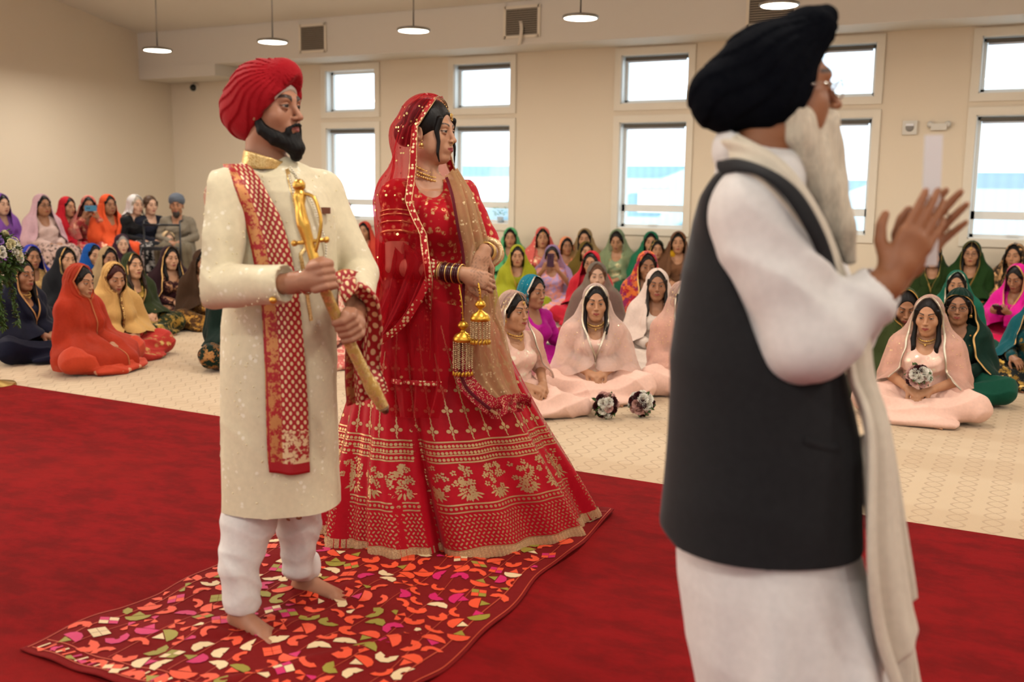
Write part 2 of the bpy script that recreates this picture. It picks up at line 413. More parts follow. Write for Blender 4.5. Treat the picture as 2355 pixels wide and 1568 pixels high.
def head_feat(L, gaze=0., brow_t=.0042, male=0.):
    x, y, z = L[:, 0], L[:, 1], L[:, 2]; ax = np.abs(x); f = np.zeros((len(L), 4), np.float32)
    sm = lambda d, w=.0016: np.clip(.5-d/w, 0, 1)
    up = -.0605+ax*(-.24)+.0025*np.exp(-(x/.006)**2)*-1; lo = -.078+ax*.42
    f[:, 0] = sm(np.maximum(np.maximum(z-up-.003, lo-z-.0), ax-.0225))*(y > .07)
    bz = .0235+.0085*np.sin(np.clip((ax-.011)/.041, 0, 1)*PI*.72)
    f[:, 1] = sm(np.maximum(np.abs(z-bz)-brow_t*(1.25-np.clip((ax-.012)/.04, 0, 1)*.75)*(1+.5*male), np.maximum(.0125-ax, ax-.052)))*(y > .04)*.92
    ex = ax-.031; lid = .0042-.02*np.abs(ex)-ex*ex*12; lidb = -.0036+ex*ex*14
    r = np.sqrt(ex**2+(y-.0745)**2+(z-.001)**2)
    inn = np.maximum(np.maximum(z-.001-lid, lidb-(z-.001)), np.abs(ex)-.0125)
    eye = sm(inn, .0016)*(r < .0146)*(y > .06)
    ir = np.sqrt(((x-np.sign(x)*.031)-gaze*.005)**2+(z-.0012)**2)
    f[:, 2] = eye; f[:, 3] = np.clip(eye*sm(ir-.0072, .0014), 0, 1)
    lash = sm(np.maximum(np.abs(z-.001-lid-.0012)-.0021, np.abs(ex)-.0145))*(r < .018)*(y > .06)
    f[:, 1] = np.maximum(f[:, 1], lash*.9)
    return f
def hair_sdf(sh, style='part', bun=True, long=0., front=.0):
    sh.ell((0, -.022, .036), (.083, .102, .093), k=.0)
    if bun: sh.ell((0, -.11, -.02), (.05, .04, .045), k=.02)
    sh.ell((0, .112, -.024), (.064, .088, .112), op='-', k=.01)     # the face
    sh.box((0, .03, -.13), (.12, .12, .065), rnd=.02, op='-', k=.01)
    if style == 'part': sh.chain([(0, -.022+.1035*math.cos(a), .036+.0945*math.sin(a)) for a in np.radians([28, 42, 56, 70, 85, 100])], [.0034]*6, op='-', k=.004)
    for s in (-1, 1):
        sh.cap((s*.071, .045, .045), (s*.079, .02, -.03), .011, .009, k=.012)
        if long: sh.chain([(s*.072, .02, -.02), (s*.073, .03, -.09), (s*.078, .045, -.15), (s*.07, .07, -.19), (s*.078, .085, -.2-long)], [.014, .015, .019, .016, .005], k=.02)
def neck_sdf(sh, base, r=.05, k=.03, M=None):
    """from inside the head (current frame) down to base in world coordinates"""
    a = sh._t((0, -.03, -.05)); s0 = sh.sc
    sh.ops.append(('+', 'cap', (a, np.asarray(base, float), r*s0, r*1.15*s0), k)); return sh
def hand_sdf(sh, wrist, d, nrm, side=1, curl=(.5, .5, .5, .5), th=(.5, .3), s=1., spread=.06, k=.006, wr=.026, grip=None):
    """wrist point, direction of the fingers, nrm = out of the BACK of the hand, side=+1 when the thumb lies along d x nrm"""
    d = np.asarray(d, float); d /= np.linalg.norm(d); n = np.asarray(nrm, float); n = n-d*(n@d); n /= np.linalg.norm(n)
    x = np.cross(d, n)*side
    M0 = sh.M; M = np.eye(4); M[:3, 0] = x*s; M[:3, 1] = d*s; M[:3, 2] = n*s; M[:3, 3] = wrist
    M = M0@M; det = np.linalg.det(M[:3, :3]); sh.M = M
    def P(*a): return np.array(a, float)
    if det < 0:   # keep the frame rotation usable for ellipsoids: mirror x by hand
        M2 = M.copy(); M2[:3, 0] *= -1; sh.M = M2
        def P(a, b, c): return np.array((-a, b, c), float)
    sh.cap(P(0, -.01, 0), P(0, .03, 0), wr, wr*.95, k=.012)
    sh.chain([P(.018, .02, 0), P(.027, .085, .002)], [.016, .0125], k=.014); sh.chain([P(.0, .02, .001), P(.009, .09, .004)], [.016, .013], k=.014)
    sh.chain([P(-.012, .02, 0), P(-.009, .087, .003)], [.016, .0125], k=.014); sh.chain([P(-.02, .022, -.001), P(-.026, .08, .0)], [.014, .0115], k=.014)
    for i, (fx, fy, L, r) in enumerate(((.027, .088, .96, .0092), (.009, .094, 1.05, .0094), (-.0095, .09, .98, .009), (-.027, .082, .78, .008))):
        c = curl[i] if hasattr(curl, '__len__') else curl; p = np.array((fx, fy, .002)); a = c*.9; sp = (1.5-i)*spread; pts = [p]; rs = [r*1.08]
        for L0, rr, m in ((.043, r, 1.), (.027, r*.93, 1.15), (.021, r*.8, .8)):
            v = np.array((math.sin(sp)*math.cos(a), math.cos(sp)*math.cos(a), -math.sin(a))); p = p+v*L0*L; pts.append(p); rs.append(rr*.95); a += c*m; sp *= .6
        sh.chain([P(*q) for q in pts], rs, k=k)
    t0 = np.array((.022, .022, -.006)); a, b = th
    v1 = np.array((math.cos(a)*.75, .62, -math.sin(a)*.75)); v1 /= np.linalg.norm(v1); t1 = t0+v1*.042
    v2 = np.array((math.cos(a+b)*.45, .85, -math.sin(a+b)*.6)); v2 /= np.linalg.norm(v2); t2 = t1+v2*.032
    v3 = np.array((math.cos(a+b)*.1, .9, -math.sin(a+2*b)*.6)); v3 /= np.linalg.norm(v3); t3 = t2+v3*.022
    sh.chain([P(*t0), P(*t1), P(*t2), P(*t3)], [.0155, .0125, .0105, .0085], k=k*1.6)
    sh.M = M0; return sh
def foot_sdf(sh, heel, d, s=1., side=1, up=.05):
    d = np.asarray(d, float); d[2] = 0; d /= np.linalg.norm(d); x = np.array((d[1], -d[0], 0))*side; h = np.asarray(heel, float)
    q = lambda a, b, c: h+x*a*s+d*b*s+np.array((0, 0, c*s))
    sh.cap(q(0, .01, .03), q(0, .03, .09), .03*s, .033*s, k=.02); sh.cap(q(0, .02, .05), q(-.005, .15, .026), .034*s, .02*s, k=.03)
    sh.cap(q(0, .0, .028), q(.012, .17, .018), .026*s, .019*s, k=.02); sh.cap(q(0, .0, .028), q(-.03, .15, .016), .024*s, .015*s, k=.02)
    for i, (a, b, r) in enumerate(((-.026, .225, .0125), (-.004, .222, .0095), (.012, .214, .009), (.025, .203, .0085), (.037, .19, .008))):
        a = -a
        sh.cap(q(a*.9, .165, .016), q(a, b-.008, .011), r*s*1.1, r*s, k=.008)
def eval_radial(shape, O, dirs, rmax=.75, off=.012, it=44):
    """first hit of the offset surface, walking inward along -dirs towards O"""
    r = np.full(len(dirs), rmax)
    done = np.zeros(len(dirs), bool)
    for _ in range(it):
        m = ~done
        if not m.any(): break
        d = sdf(shape, np.asfortranarray((O[m]+dirs[m]*r[m][:, None]).astype(f32)))-off
        rr = r[m]-np.maximum(d*.92, 0.0); hit = (d < .0015) | (rr < .02); r[m] = np.maximum(rr, .02); ii = np.nonzero(m)[0]; done[ii[hit]] = True
    return r
def veil(shape, hc, yaw_head=0., yaw_body=0., tilt=-.15, phi0=.5, amax=1.0, amin_z=((.55, .8), (.3, .6)), body=(0, 0), zs=.52, hem=.1, hemfn=None, rcap=.36, off=.012, ns=20, nc=44, nu=96, fold=.012, seed=0., nf=9, taut=.6, hang=1.):
    """hood-shaped cloth: returns grid (rows, cols, 3) and the first row that is open in front"""
    hc = np.array(hc, float)
    phis = np.concatenate([np.linspace(.02, phi0, 7)[:-1], np.linspace(phi0, PI/2, ns)]); zr = np.linspace(hc[2], hem, nc)[1:]
    rows = len(phis)+len(zr); u = np.linspace(-1, 1, nu)
    # crowd columns at both edges for clean borders
    u = np.sign(u)*(np.abs(u)**.85)
    Os = np.zeros((rows, nu, 3)); Ds = np.zeros((rows, nu, 3)); zz = np.zeros(rows); al = np.zeros(rows)
    az = np.array(sorted([(hc[2], amax)]+list(amin_z)))
    for i in range(rows):
        if i < len(phis):
            ph = phis[i]; a = amax*math.sqrt(max(0., (ph-phi0)/(PI/2-phi0))); th = u*(PI-a)
            d = np.stack([np.sin(ph)*np.sin(th), -np.sin(ph)*np.cos(th), np.full(nu, math.cos(ph))], 1)
            c, s = math.cos(tilt*(1-ph/(PI/2))), math.sin(tilt*(1-ph/(PI/2)))
            d = np.stack([d[:, 0], c*d[:, 1]-(-s)*d[:, 2]*1., c*d[:, 2]-s*d[:, 1]], 1) if 1 else d
            yw = yaw_head; O = hc
        else:
            z = zr[i-len(phis)]; a = float(np.interp(z, az[:, 0], az[:, 1])); th = u*(PI-a); t = float(np.clip((hc[2]-z)/max(hc[2]-zs, .01), 0, 1)); t = t*t*(3-2*t)
            d = np.stack([np.sin(th), -np.cos(th), np.zeros(nu)], 1); yw = yaw_head*(1-t)+yaw_body*t
            O = np.array([hc[0]*(1-t)+body[0]*t, hc[1]*(1-t)+body[1]*t, z])
        cy, sy = math.cos(yw), math.sin(yw); d = np.stack([cy*d[:, 0]-sy*d[:, 1], sy*d[:, 0]+cy*d[:, 1], d[:, 2]], 1)
        Os[i] = O; Ds[i] = d/np.linalg.norm(d, axis=1)[:, None]; zz[i] = O[2]; al[i] = a
    R = eval_radial(shape, Os.reshape(-1, 3), Ds.reshape(-1, 3), off=off, rmax=.62).reshape(rows, nu)
    n0 = len(phis)
    cap = np.interp(zz, [hem, zs*.6, zs, hc[2]], [rcap, rcap*.95, rcap*.85, .2]); R = np.minimum(R, cap[:, None])
    lo = int(np.argmin(np.abs(zz-zs*.93)))
    E = R.copy()
    for _ in range(300): E[n0-2:lo] = np.maximum(E[n0-2:lo], .5*(E[n0-3:lo-1]+E[n0-1:lo+1]))
    R = R*(1-taut)+E*taut
    # hang: cloth does not tuck back in below the shoulders
    for i in range(lo, rows): R[i] = np.maximum(R[i], R[i-1]-.35*abs(zz[i]-zz[i-1])*(1/hang))
    for _ in range(3):
        R[:, 1:-1] = .25*R[:, :-2]+.5*R[:, 1:-1]+.25*R[:, 2:]; R[7:-1] = .25*R[6:-2]+.5*R[7:-1]+.25*R[8:]
    w = np.clip((hc[2]-zz)/(hc[2]-hem+1e-6), 0, 1)[:, None]; us = u[None, :]
    fo = np.sin(us*nf*PI*.5+seed+2.2*w+.9*np.sin(us*5+seed*2)) + .6*np.sin(us*nf*PI*1.13+seed*2.3-1.7*w)
    fs = us*nf*PI*.9+seed*1.3+1.5*np.sin(us*3+seed)+3.*w*np.sin(us*2.2+seed)
    R = R+fold*(.12+w)*fo+fold*(.25+w)*.7*((1-np.abs(np.sin(fs)))**2.2) + .002*np.sin(us*40+seed+3*np.sin(zz[:, None]*20))
    P = Os+Ds*R[:, :, None]
    if hemfn is not None:
        for j in range(nu):
            hz = hemfn(u[j])
            if hz > hem:
                m = np.arange(n0, rows); z0 = P[n0, j, 2]; t = (P[m, j, 2]-z0)/(hem-z0); tz = z0+t*(hz-z0)
                col_ = P[n0-1:, j].copy(); zs_ = col_[:, 2][::-1]
                for q in range(3): P[m, j, q] = np.interp(tz, zs_, col_[::-1, q])
    return P, 6
def ribbon_from_grid(P, r0, w=.016, off=.0025, sides=(0, 1), r1=None):
    """border strips along both free edges of a veil grid"""
    g = Geo()
    for s in sides:
        e = P[r0:r1, 0 if s == 0 else -1]; q = P[r0:r1, 3 if s == 0 else -4]; q2 = P[r0:r1, 8 if s == 0 else -9]
        d = q2-e; d /= np.linalg.norm(d, axis=1)[:, None]+1e-9
        t = np.gradient(e, axis=0); n = np.cross(t, d); n /= np.linalg.norm(n, axis=1)[:, None]+1e-9
        if s == 0: n = -n
        k = 4; S = np.stack([e+d*w*j/(k-1)+n*off*(1 if 0 < j < k-1 else .3) for j in range(k)], 1); S2 = S-n[:, None]*off*2.2
        for G in (S, S2): g.add(G.reshape(-1, 3), [tuple(f) for f in grid_faces(len(e), k)])
    return g
def norm_grid(P):
    du = np.gradient(P, axis=1); dv = np.gradient(P, axis=0); n = np.cross(du, dv); return n/(np.linalg.norm(n, axis=-1)[..., None]+1e-9)
# ------------------------------------------------------------------ seated people
def torso(sh, e, dz=0., fat=0.):
    f = 1+.28*fat
    sh.ell((0, -.02, .13+dz), ((.16+e)*f, (.125+e)*f, .12+e), k=.0)
    sh.ell((0, -.002, .25+dz), ((.12+e)*f, (.098+e)*(f+.1*fat), .14+e), k=.05)
    sh.ell((0, 0, .37+dz), ((.14+e)*(1+.12*fat), .098+e, .11+e), k=.04)
    for s in (-1, 1): sh.ell((s*.062, .075+.02*fat, .35+dz), (.056+e, .05+e, .056+e), k=.03)
    sh.chain([(-.15, -.01, .452+dz), (-.05, -.012, .485+dz), (.05, -.012, .485+dz), (.15, -.01, .452+dz)], [.046+e, .046+e, .046+e, .046+e], k=.04)
ARMS = dict(
    lap=lambda s: ((s*.22, .02, .26), (s*.065, .245, .205), (-s*.75, .6, -.25), (s*.15, .35, .9), .5),
    knees=lambda s: ((s*.235, .04, .27), (s*.26, .235, .24), (s*.1, .9, -.35), (0, .35, .9), .35),
    fold=lambda s: ((s*.22, .05, .27), (s*.05, .21, .3), (-s*.95, .2, .0), (0, .9, .3), .5),
    phone=lambda s: ((s*.22, .13, .34), (s*.085, .26, .51), (-s*.3, .1, 1.), (s*.75, .5, -.1), .75),
    read=lambda s: ((s*.225, .06, .3), (s*.085, .27, .33), (-s*.35, .75, .5), (s*.4, .3, -.8), .8),
    chin=lambda s: ((s*.235, .1, .31), (s*.16, .24, .48), (-s*.35, -.1, 1.), (s*.4, .8, .1), 1.0) if s < 0 else ((s*.22, .03, .27), (s*.05, .24, .22), (-s*.8, .5, -.1), (0, .3, .9), .5))
_cache = {}
def lapfold(P, s):
    x, y, z = P[:, 0], P[:, 1], P[:, 2]; th = np.arctan2(y+.12, x*.9); r = np.sqrt(x*x+(y+.12)**2)
    # folds that fan out of the lap and wrap over the shins
    a = th*9+3.5*np.sin(r*7+s)+z*14+s; b = r*58+3*np.sin(th*2.3+s*2)-z*38
    return .019*(np.abs(np.sin(a*.5))**.7-.6)*np.clip(r*3, 0, 1)+.012*(np.abs(np.sin(b*.5))**.7-.6)*np.clip((y-.12)*6, 0, 1)
def seated_meshes(pose='cross', arms='lap', hy=0., hp=0., hr=0., style='drape', male=0, old=0, fat=0, hair='part', long=0., q=0, seed=0, amax=1.0, sleeve=.95, lean=0., gaze=0., phi0=.5, rcap=.34, hem=.1, mouth=0., bouq=0):
    key = (pose, arms, hy, hp, hr, style, male, old, fat, hair, long, q, seed, amax, sleeve, lean, gaze, phi0, rcap, hem, mouth)
    if key in _cache: return _cache[key]
    dz = .36 if pose == 'chair' else 0.
    hc = np.array((0, .02+lean, .66+dz)); HM = frame(hc, rx=hp, ry=hr, rz=hy)
    st = .0026 if q > 1 else .0032 if q else .0042
    out = {}
    def limbs(sh, e, leg=True, arm=1., ek=0., hands=False):
        for s in (-1, 1):
            el, wr, d, n, cu = ARMS[arms](s); el = np.array(el)+(0, lean*.5, dz); wr = np.array(wr)+(0, lean*.5, dz*(1 if arms != 'knees' else 1.02)); sho = np.array((s*.158, -.01+lean*.6, .452+dz))
            if arm: 
                w2 = el+(wr-el)*max(0., (arm-.5)*2) if arm > .5 else el
                if arm <= .5: sh.chain([sho, sho+(el-sho)*arm*2], [.047+e, .042+e], k=.03)
                else: sh.chain([sho, el, w2], [.047+e, .04+e, .034+e-.006*(arm > .9)], k=.03)
            if hands: hand_sdf(sh, wr, d, n, side=s, curl=(cu, cu+.05, cu+.1, cu+.2), th=(.6, .3), s=.92, wr=.024)
            if leg:
                if pose == 'chair':
                    sh.chain([(s*.09, .0, .45), (s*.12, .4, .46), (s*.12, .43, .1)], [.095+e+ek, .065+e+ek, .045+e+ek*.8], k=.05)
                elif pose == 'side':
                    sh.chain([(s*.09, .0, .11), (.1+s*.2, .3, .10+.02*s), (-.22+s*.05, .3-s*.1, .06)], [.1+e+ek, .07+e+ek, .05+e+ek*.6], k=.05)
                else: sh.chain([(s*.09, .0, .11), (s*.33, .2, .115), (-s*.03, .33+.02*s, .06)], [.1+e+ek, .07+e+ek, .048+e+ek*.6], k=.05)
    # --- body
    sh = Shape(); torso(sh, 0., dz, fat*.9); limbs(sh, -.004, hands=True)
    if lean:
        for i, (op, kd, a, k) in enumerate(sh.ops): pass
    if pose == 'cross': foot_sdf(sh, (.0, .36, .0), (-.9, .25, 0), s=.85)
    elif pose == 'chair':
        for s in (-1, 1): foot_sdf(sh, (s*.12, .41, .0), (s*.1, 1, 0), s=.9, side=s)
    sh.M = HM; neck_sdf(sh, (0, -.015+lean*.5, .46+dz), .048 if not fat else .056); n0 = len(sh.ops); head_sdf(sh, male, old, fat, mouth); sh.M = I4
    head_ops = sh.ops[n0:]
    hx, hy_, hz = hc; hw = .1
    xr = .5
    V, Fq = net(sh, (-xr, -.26, -.01 if pose != 'chair' else -.01), (xr, .72 if pose == 'chair' else .5, hc[2]+.16), .011,
                fx=[(hx-hw, hx+hw, st)], fy=[(hy_-.08, hy_+.14, st), (.2, .4, .0055)], fz=[(hz-.135, hz+.125, st), (.12+dz, .34+dz, .0055)] + ([(.5, .68, .0055)] if arms in ('phone', 'chin') else []), sm=1)
    Mi = np.linalg.inv(HM); L = V@Mi[:3, :3].T+Mi[:3, 3]; ft = head_feat(L, gaze, male=male); ft[V[:, 2] < hz-.14] = 0
    out['body'] = mesh_of('person', V, Fq, attr={'feat': ft})
    # --- hair
    if hair != 'none':
        h = Shape(); h.M = HM; hair_sdf(h, 'part' if hair == 'part' else 'x', bun=(style != 'none'), long=long); h.M = I4
        V, Fq = net(h, (-.16, hy_-.2, hz-.3-long), (.16, hy_+.16, hz+.16), .0045 if q else .0065, sm=1); out['hair'] = mesh_of('hair', V, Fq)
    # --- tunic
    cr = .0065 if q else .0095
    t = Shape(); torso(t, .014, dz, fat); limbs(t, .014, leg=False, arm=sleeve)
    t.M = HM; t.M = I4
    t.ell((0, .1+lean, .51+dz), (.075, .12, .1), op='-', k=.015); t.ell((0, 0, .572+dz), (.075, .09, .09), op='-', k=.015)
    t.warp(lambda P, s=seed, z=dz: crease(P, (.35, .2, 1.), .075, .006, seed=s))
    V, Fq = net(t, (-.36, -.22, .02+dz), (.36, .46, .62+dz), cr, sm=1); out['tunic'] = mesh_of('tunic', V, Fq)
    # --- trousers / skirt
    g = Shape(); 
    if pose == 'chair':
        g.ell((0, -.0, .47), (.19+.05*fat, .17, .1), k=0); limbs(g, .012, arm=0, ek=.03); g.ell((0, .38, .25), (.17, .1, .26), k=.08)
    else:
        g.ell((0, -.02, .1), (.2+.05*fat, .17+.03*fat, .11), k=0); limbs(g, .01, arm=0, ek=.018+.01*fat); g.ell((0, .2, .07), (.28, .17, .062), k=.06)
        if pose == 'side': g.ell((-.12, .25, .05), (.34, .17, .055), k=.05)
        else: g.ell((0, .37, .03), (.27, .1, .045), k=.06)
    if pose == 'chair': g.warp(lambda P, s=seed: .010*np.sin(P[:, 0]*75+2*np.sin(P[:, 2]*4+s)+s)+.007*np.sin(P[:, 0]*41+P[:, 1]*20+s*3))
    else: g.warp(lambda P, s=seed: lapfold(P, s))
    g.floor(.002)
    V, Fq = net(g, (-.52, -.25, -.012), (.52, .62, .62), cr*1.1, sm=1); out['trousers'] = mesh_of('trousers', V, Fq)
    # --- veil
    if style != 'none':
        v = Shape(); v.M = HM; v.ell((0, -.02, .036), (.084, .103, .094), k=0); v.ell((0, -.105, -.01), (.05, .04, .05), k=.04); v.ell((0, .0, -.03), (.07, .085, .09), k=.03); v.M = I4
        torso(v, .026, dz, fat); limbs(v, .022, ek=.02)
        if pose != 'chair': v.ell((0, .22, .08), (.28, .18, .07), k=.06)
        zsh = .452+dz
        prof = dict(drape=((.55+dz, amax*.92), (.47+dz, .62), (.38+dz, .5), (.25+dz, .42), (.1+dz, .5)),
                    open=((.55+dz, amax), (.47+dz, .9), (.38+dz, .8), (.25+dz, .85), (.1+dz, 1.)),
                    wrap=((.575+dz, amax*.6), (.54+dz, .12), (.49+dz, .0), (.3+dz, .0), (.1+dz, .0)),
                    vee=((.55+dz, amax*.85), (.45+dz, .42), (.36+dz, .12), (.3+dz, .0), (.1+dz, .0)),
                    back=((.55+dz, amax), (.47+dz, 1.25), (.38+dz, 1.5), (.25+dz, 1.7), (.1+dz, 1.8)))[style]
        tl = -.16
        hem0 = hem+dz*(1 if pose == 'chair' else 0)
        P, r0 = veil(v, hc+HM[:3, :3]@np.array((0, -.01, .012)), yaw_head=hy, tilt=-.22-hp*.5, phi0=phi0, amax=amax, amin_z=prof, body=(0, 0), zs=zsh, hem=hem0,
                     hemfn=(lambda u, d=dz: .04+hem+d+.1*abs(u)**2+.02*math.sin(u*14)) if hem > .05 else None, rcap=rcap, off=.007, ns=18, nc=40 if q else 30, nu=110 if q else 72, fold=.013, seed=seed*1.7, nf=11, taut=.7, hang=1.)
        out['veil'] = grid_mesh('headscarf', P); rb = ribbon_from_grid(P, r0, .013)
        out['border'] = rb.mesh('border'); out['grid'] = P
        if q:   # scattered embroidery
            N = norm_grid(P); e = Geo(); rr = np.random.RandomState(int(seed*10)+3)
            for _ in range(420):
                i = rr.randint(10, P.shape[0]-2); j = rr.randint(4, P.shape[1]-4); n = N[i, j]; c = P[i, j]
                if n@(c-np.array((0, 0, c[2]))) < 0: n = -n
                t1 = np.cross(n, (0, 0, 1.)); t1 /= np.linalg.norm(t1)+1e-9; t2 = np.cross(n, t1); r = rr.uniform(.0022, .0045)
                a = np.arange(5)*2*PI/5; e.add(c+n*.002+r*(np.cos(a)[:, None]*t1+np.sin(a)[:, None]*t2), [range(5)])
            out['sequins'] = e.mesh('embroidery', False)
    out['HM'] = HM; out['dz'] = dz
    _cache[key] = out; return out
def inst(name, me, mat, parent):
    if not me.materials: me.materials.append(None)
    o = bpy.data.objects.new(name, me); COL.objects.link(o); o.parent = parent
    if mat is not None: o.material_slots[0].link = 'OBJECT'; o.material_slots[0].material = mat
    return o
def specs_geo(HM, q=1):
    g = Geo()
    for s in (-1, 1):
        a = np.linspace(0, 2*PI, 21)[:-1]; p = np.stack([s*.033+.024*np.cos(a), .1-.25*(.024*np.abs(np.cos(a)))+0*a, -.003+.017*np.sin(a)], 1); g.tube(p, .0016, 6, closed=True)
        g.tube([(s*.057, .093, .002), (s*.074, .05, .004), (s*.082, -.005, -.002)], .0016, 5)
    g.tube([(-.01, .101, .001), (0, .105, .003), (.01, .101, .001)], .0015, 5)
    for i in range(len(g.V)): g.V[i] = g.V[i]@HM[:3, :3].T+HM[:3, 3]
    return g
def jewel_geo(kind, HM):
    g = Geo()
    if kind == 'necklace':
        for i, a in enumerate(np.linspace(-1.25, 1.25, 23)): 
            g.ball((.062*math.sin(a), -.03+.083*math.cos(a), -.128-.03*math.cos(a)), .0055 if i % 2 else .0075, 6); 
            if abs(a) < 1: g.ball((.066*math.sin(a), -.028+.089*math.cos(a), -.14-.034*math.cos(a)), .0042, 5)
        g.ball((0, .062, -.182), .009, 6)
    elif kind.startswith('earring'):
        for s in ((1,) if kind == 'earring' else (-1,)):
            g.lathe([(.002, .0), (.009, -.006), (.011, -.016), (.004, -.019)], (s*.083, .002, -.045), 10); g.ball((s*.084, .004, -.04), .004, 6)
            for k in range(6): g.ball((s*.083+.008*math.cos(k), .002+.008*math.sin(k), -.068), .0026, 5)
    elif kind == 'tikka':
        for i in range(9): a = math.radians(74-i*6); g.ball((0, -.022+.107*math.cos(a), .037+.0985*math.sin(a)), .0032, 5)
        g.lathe([(.001, 0), (.011, .001), (.008, .004), (.001, .005)], (0, .0845, .064), 10, R=np.array([[1, 0, 0], [0, 0, 1], [0, -1, 0]])@np.eye(3)); 
        for k in range(5): g.ball((.009*math.cos(k*1.25), .0875, .06+.011*math.sin(k*1.25)), .0036, 5)
        g.ball((0, .0905, .046), .0035, 5)
    elif kind == 'bindi': g.ball((0, .092, .03), .0038, 8, sq=(1, .5, 1))
    elif kind == 'nosering': 
        a = np.linspace(0, 2*PI, 15)[:-1]; g.tube(np.stack([.013+0*a, .1+.009*np.cos(a), -.042+.009*np.sin(a)], 1), .0012, 5, closed=True)
    for i in range(len(g.V)): g.V[i] = g.V[i]@HM[:3, :3].T+HM[:3, 3]
    return g
SK = dict(a='#C69472', b='#B78462', c='#A06E4F', d='#6E4530', e='#CBA085', f='#5A3626')
def person(px, py, label, va=0., s=1., skin_='b', veilm=None, tunic=None, trou=None, border=None, group=None, extras=(), haircol='#120D0B', hz=None, root=None, **kw):
    """px, py: where the middle of the face is seen; va: turn of the body from facing the lens towards picture right (degrees)"""
    m = seated_meshes(**kw); HM = m['HM']; hcl = HM[:3, 3]
    H = on_floor(px, py, hcl[2]*s)
    if root is not None: H = at_dist(px, py, root); s = float(np.clip(H[2]/hcl[2], .95, 1.13))
    elif H[1] > WY-.42: H = at_wall(px, py, WY-.42); s = float(np.clip(H[2]/hcl[2], .8, 1.15))
    t = -H[:2]/np.linalg.norm(H[:2]); side = np.array((-t[1], t[0]))    # towards the lens; picture right
    side = -side if side@HX[:2] < 0 else side
    v = math.radians(va); d = math.cos(v)*t+math.sin(v)*side; psi = math.atan2(d[1], d[0])-PI/2
    R = np.array([[math.cos(psi), -math.sin(psi)], [math.sin(psi), math.cos(psi)]])
    base = H[:2]-R@(hcl[:2]*s)
    o = inst('person', m['body'], skin('skin_'+skin_, SK[skin_], lips='#8E3B36'), None)
    o.location = (base[0], base[1], 0.); o.rotation_euler = (0, 0, psi); o.scale = (s,)*3
    tag(o, label, 'person', group)
    if 'hair' in m: inst('hair', m['hair'], hairmat('hair_'+haircol[1:], haircol), o)
    inst('tunic', m['tunic'], tunic, o); inst('trousers', m['trousers'], trou or tunic, o)
    if 'veil' in m and veilm is not None:
        x = inst('headscarf', m['veil'], veilm, o)
        if border: inst('border', m['border'], border, x)
        if 'sequins' in m and 'sequins' in extras: tag(inst('embroidery', m['sequins'], gold('sequin', '#D9C08C', .3), x), kind='stuff')
    for e in extras:
        if e == 'glasses': g = m.get('_gl') or specs_geo(HM).mesh('glasses'); m['_gl'] = g; inst('glasses', g, plain('spectacle_frame', '#1C1A20', .3), o)
        elif e == 'sequins': pass
        elif e == 'earring':
            for kk in ('earring', 'earring2'):
                g = m.get('_'+kk) or jewel_geo(kk, HM).mesh('earring'); m['_'+kk] = g; inst('earring', g, gold('jewellery', '#D9B269'), o)
        else:
            g = m.get('_'+e) or jewel_geo(e, HM).mesh(e); m['_'+e] = g; inst(dict(tikka='forehead_jewel', nosering='nose_ring').get(e, e), g, gold('jewellery', '#D9B269') if e != 'bindi' else plain('bindi', '#5A0A10', .5), o)
    o['_'] = 0; del o['_']
    return o
def local_pt(o, p): return np.array(Matrix.Translation(o.location) @ Matrix.Rotation(o.rotation_euler.z, 4, 'Z') @ Matrix.Scale(o.scale[0], 4) @ Vector(p))
# ------------------------------------------------------------------ the hall
WY = 13.8; XL = -14.4
def wallmat(name, c, c2):
    t = NT(name); co = t.coord('Object'); n = t.noise(co, .6, 3); m = t.noise(co, 120., 3)
    t.set(t.b.inputs['Base Color'], t.mix(n, col(c), col(c2))); t.b.inputs['Roughness'].default_value = .85; t.b.inputs['Specular IOR Level'].default_value = .2
    t.bump(m, .002, .4); return t.m
M_WALL = wallmat('wall_paint', '#EADCC6', '#E6D5BD'); M_CEIL = wallmat('ceiling_paint', '#E4DDD2', '#E0D8CC'); M_TRIM = plain('window_trim', '#E9DECB', .5, noise=.02)
M_VINYL = plain('window_vinyl', '#F1F0EA', .35)
# windows: left casing edge (X), measured on the wall plane
WX = [x*WY for x in (-.7954, -.6158, -.4151, -.2372, -.0783)]; WW = .0856*WY
ZT, ZU, ZB = CAMH+.1447*WY, CAMH+.0825*WY, CAMH-.0442*WY
ZL = CAMH+.0775*WY   # top casing of the lower window
CAS = .095; DEP = .16
def cut_wall(name, x0, x1, z0, z1, holes, y, th, mat):
    xs = sorted({x0, x1, *[h[0] for h in holes], *[h[1] for h in holes]}); zs = sorted({z0, z1, *[h[2] for h in holes], *[h[3] for h in holes]})
    g = Geo()
    for i in range(len(xs)-1):
        for k in range(len(zs)-1):
            cx, cz = (xs[i]+xs[i+1])/2, (zs[k]+zs[k+1])/2
            if any(h[0] < cx < h[1] and h[2] < cz < h[3] for h in holes): continue
            g.box((cx, y+th/2, cz), ((xs[i+1]-xs[i])/2, th/2, (zs[k+1]-zs[k])/2))
    return tag(g.link(name, mat, None, False), kind='structure')
holes = []
for X in WX: holes += [(X+CAS, X+WW-CAS, ZU+CAS, ZT-CAS), (X+CAS, X+WW-CAS, ZB+CAS, ZL-CAS)]
ZS = CAMH+.1465*WY     # underside of the bulkhead
cut_wall('wall_back', XL-.2, 12, 0, 6.2, holes, WY, .25, M_WALL)
def bx(name, c, h, mat, kind='structure', parent=None): return tag(Geo().box(c, h).link(name, mat, parent, False), kind=kind if parent is None else None)
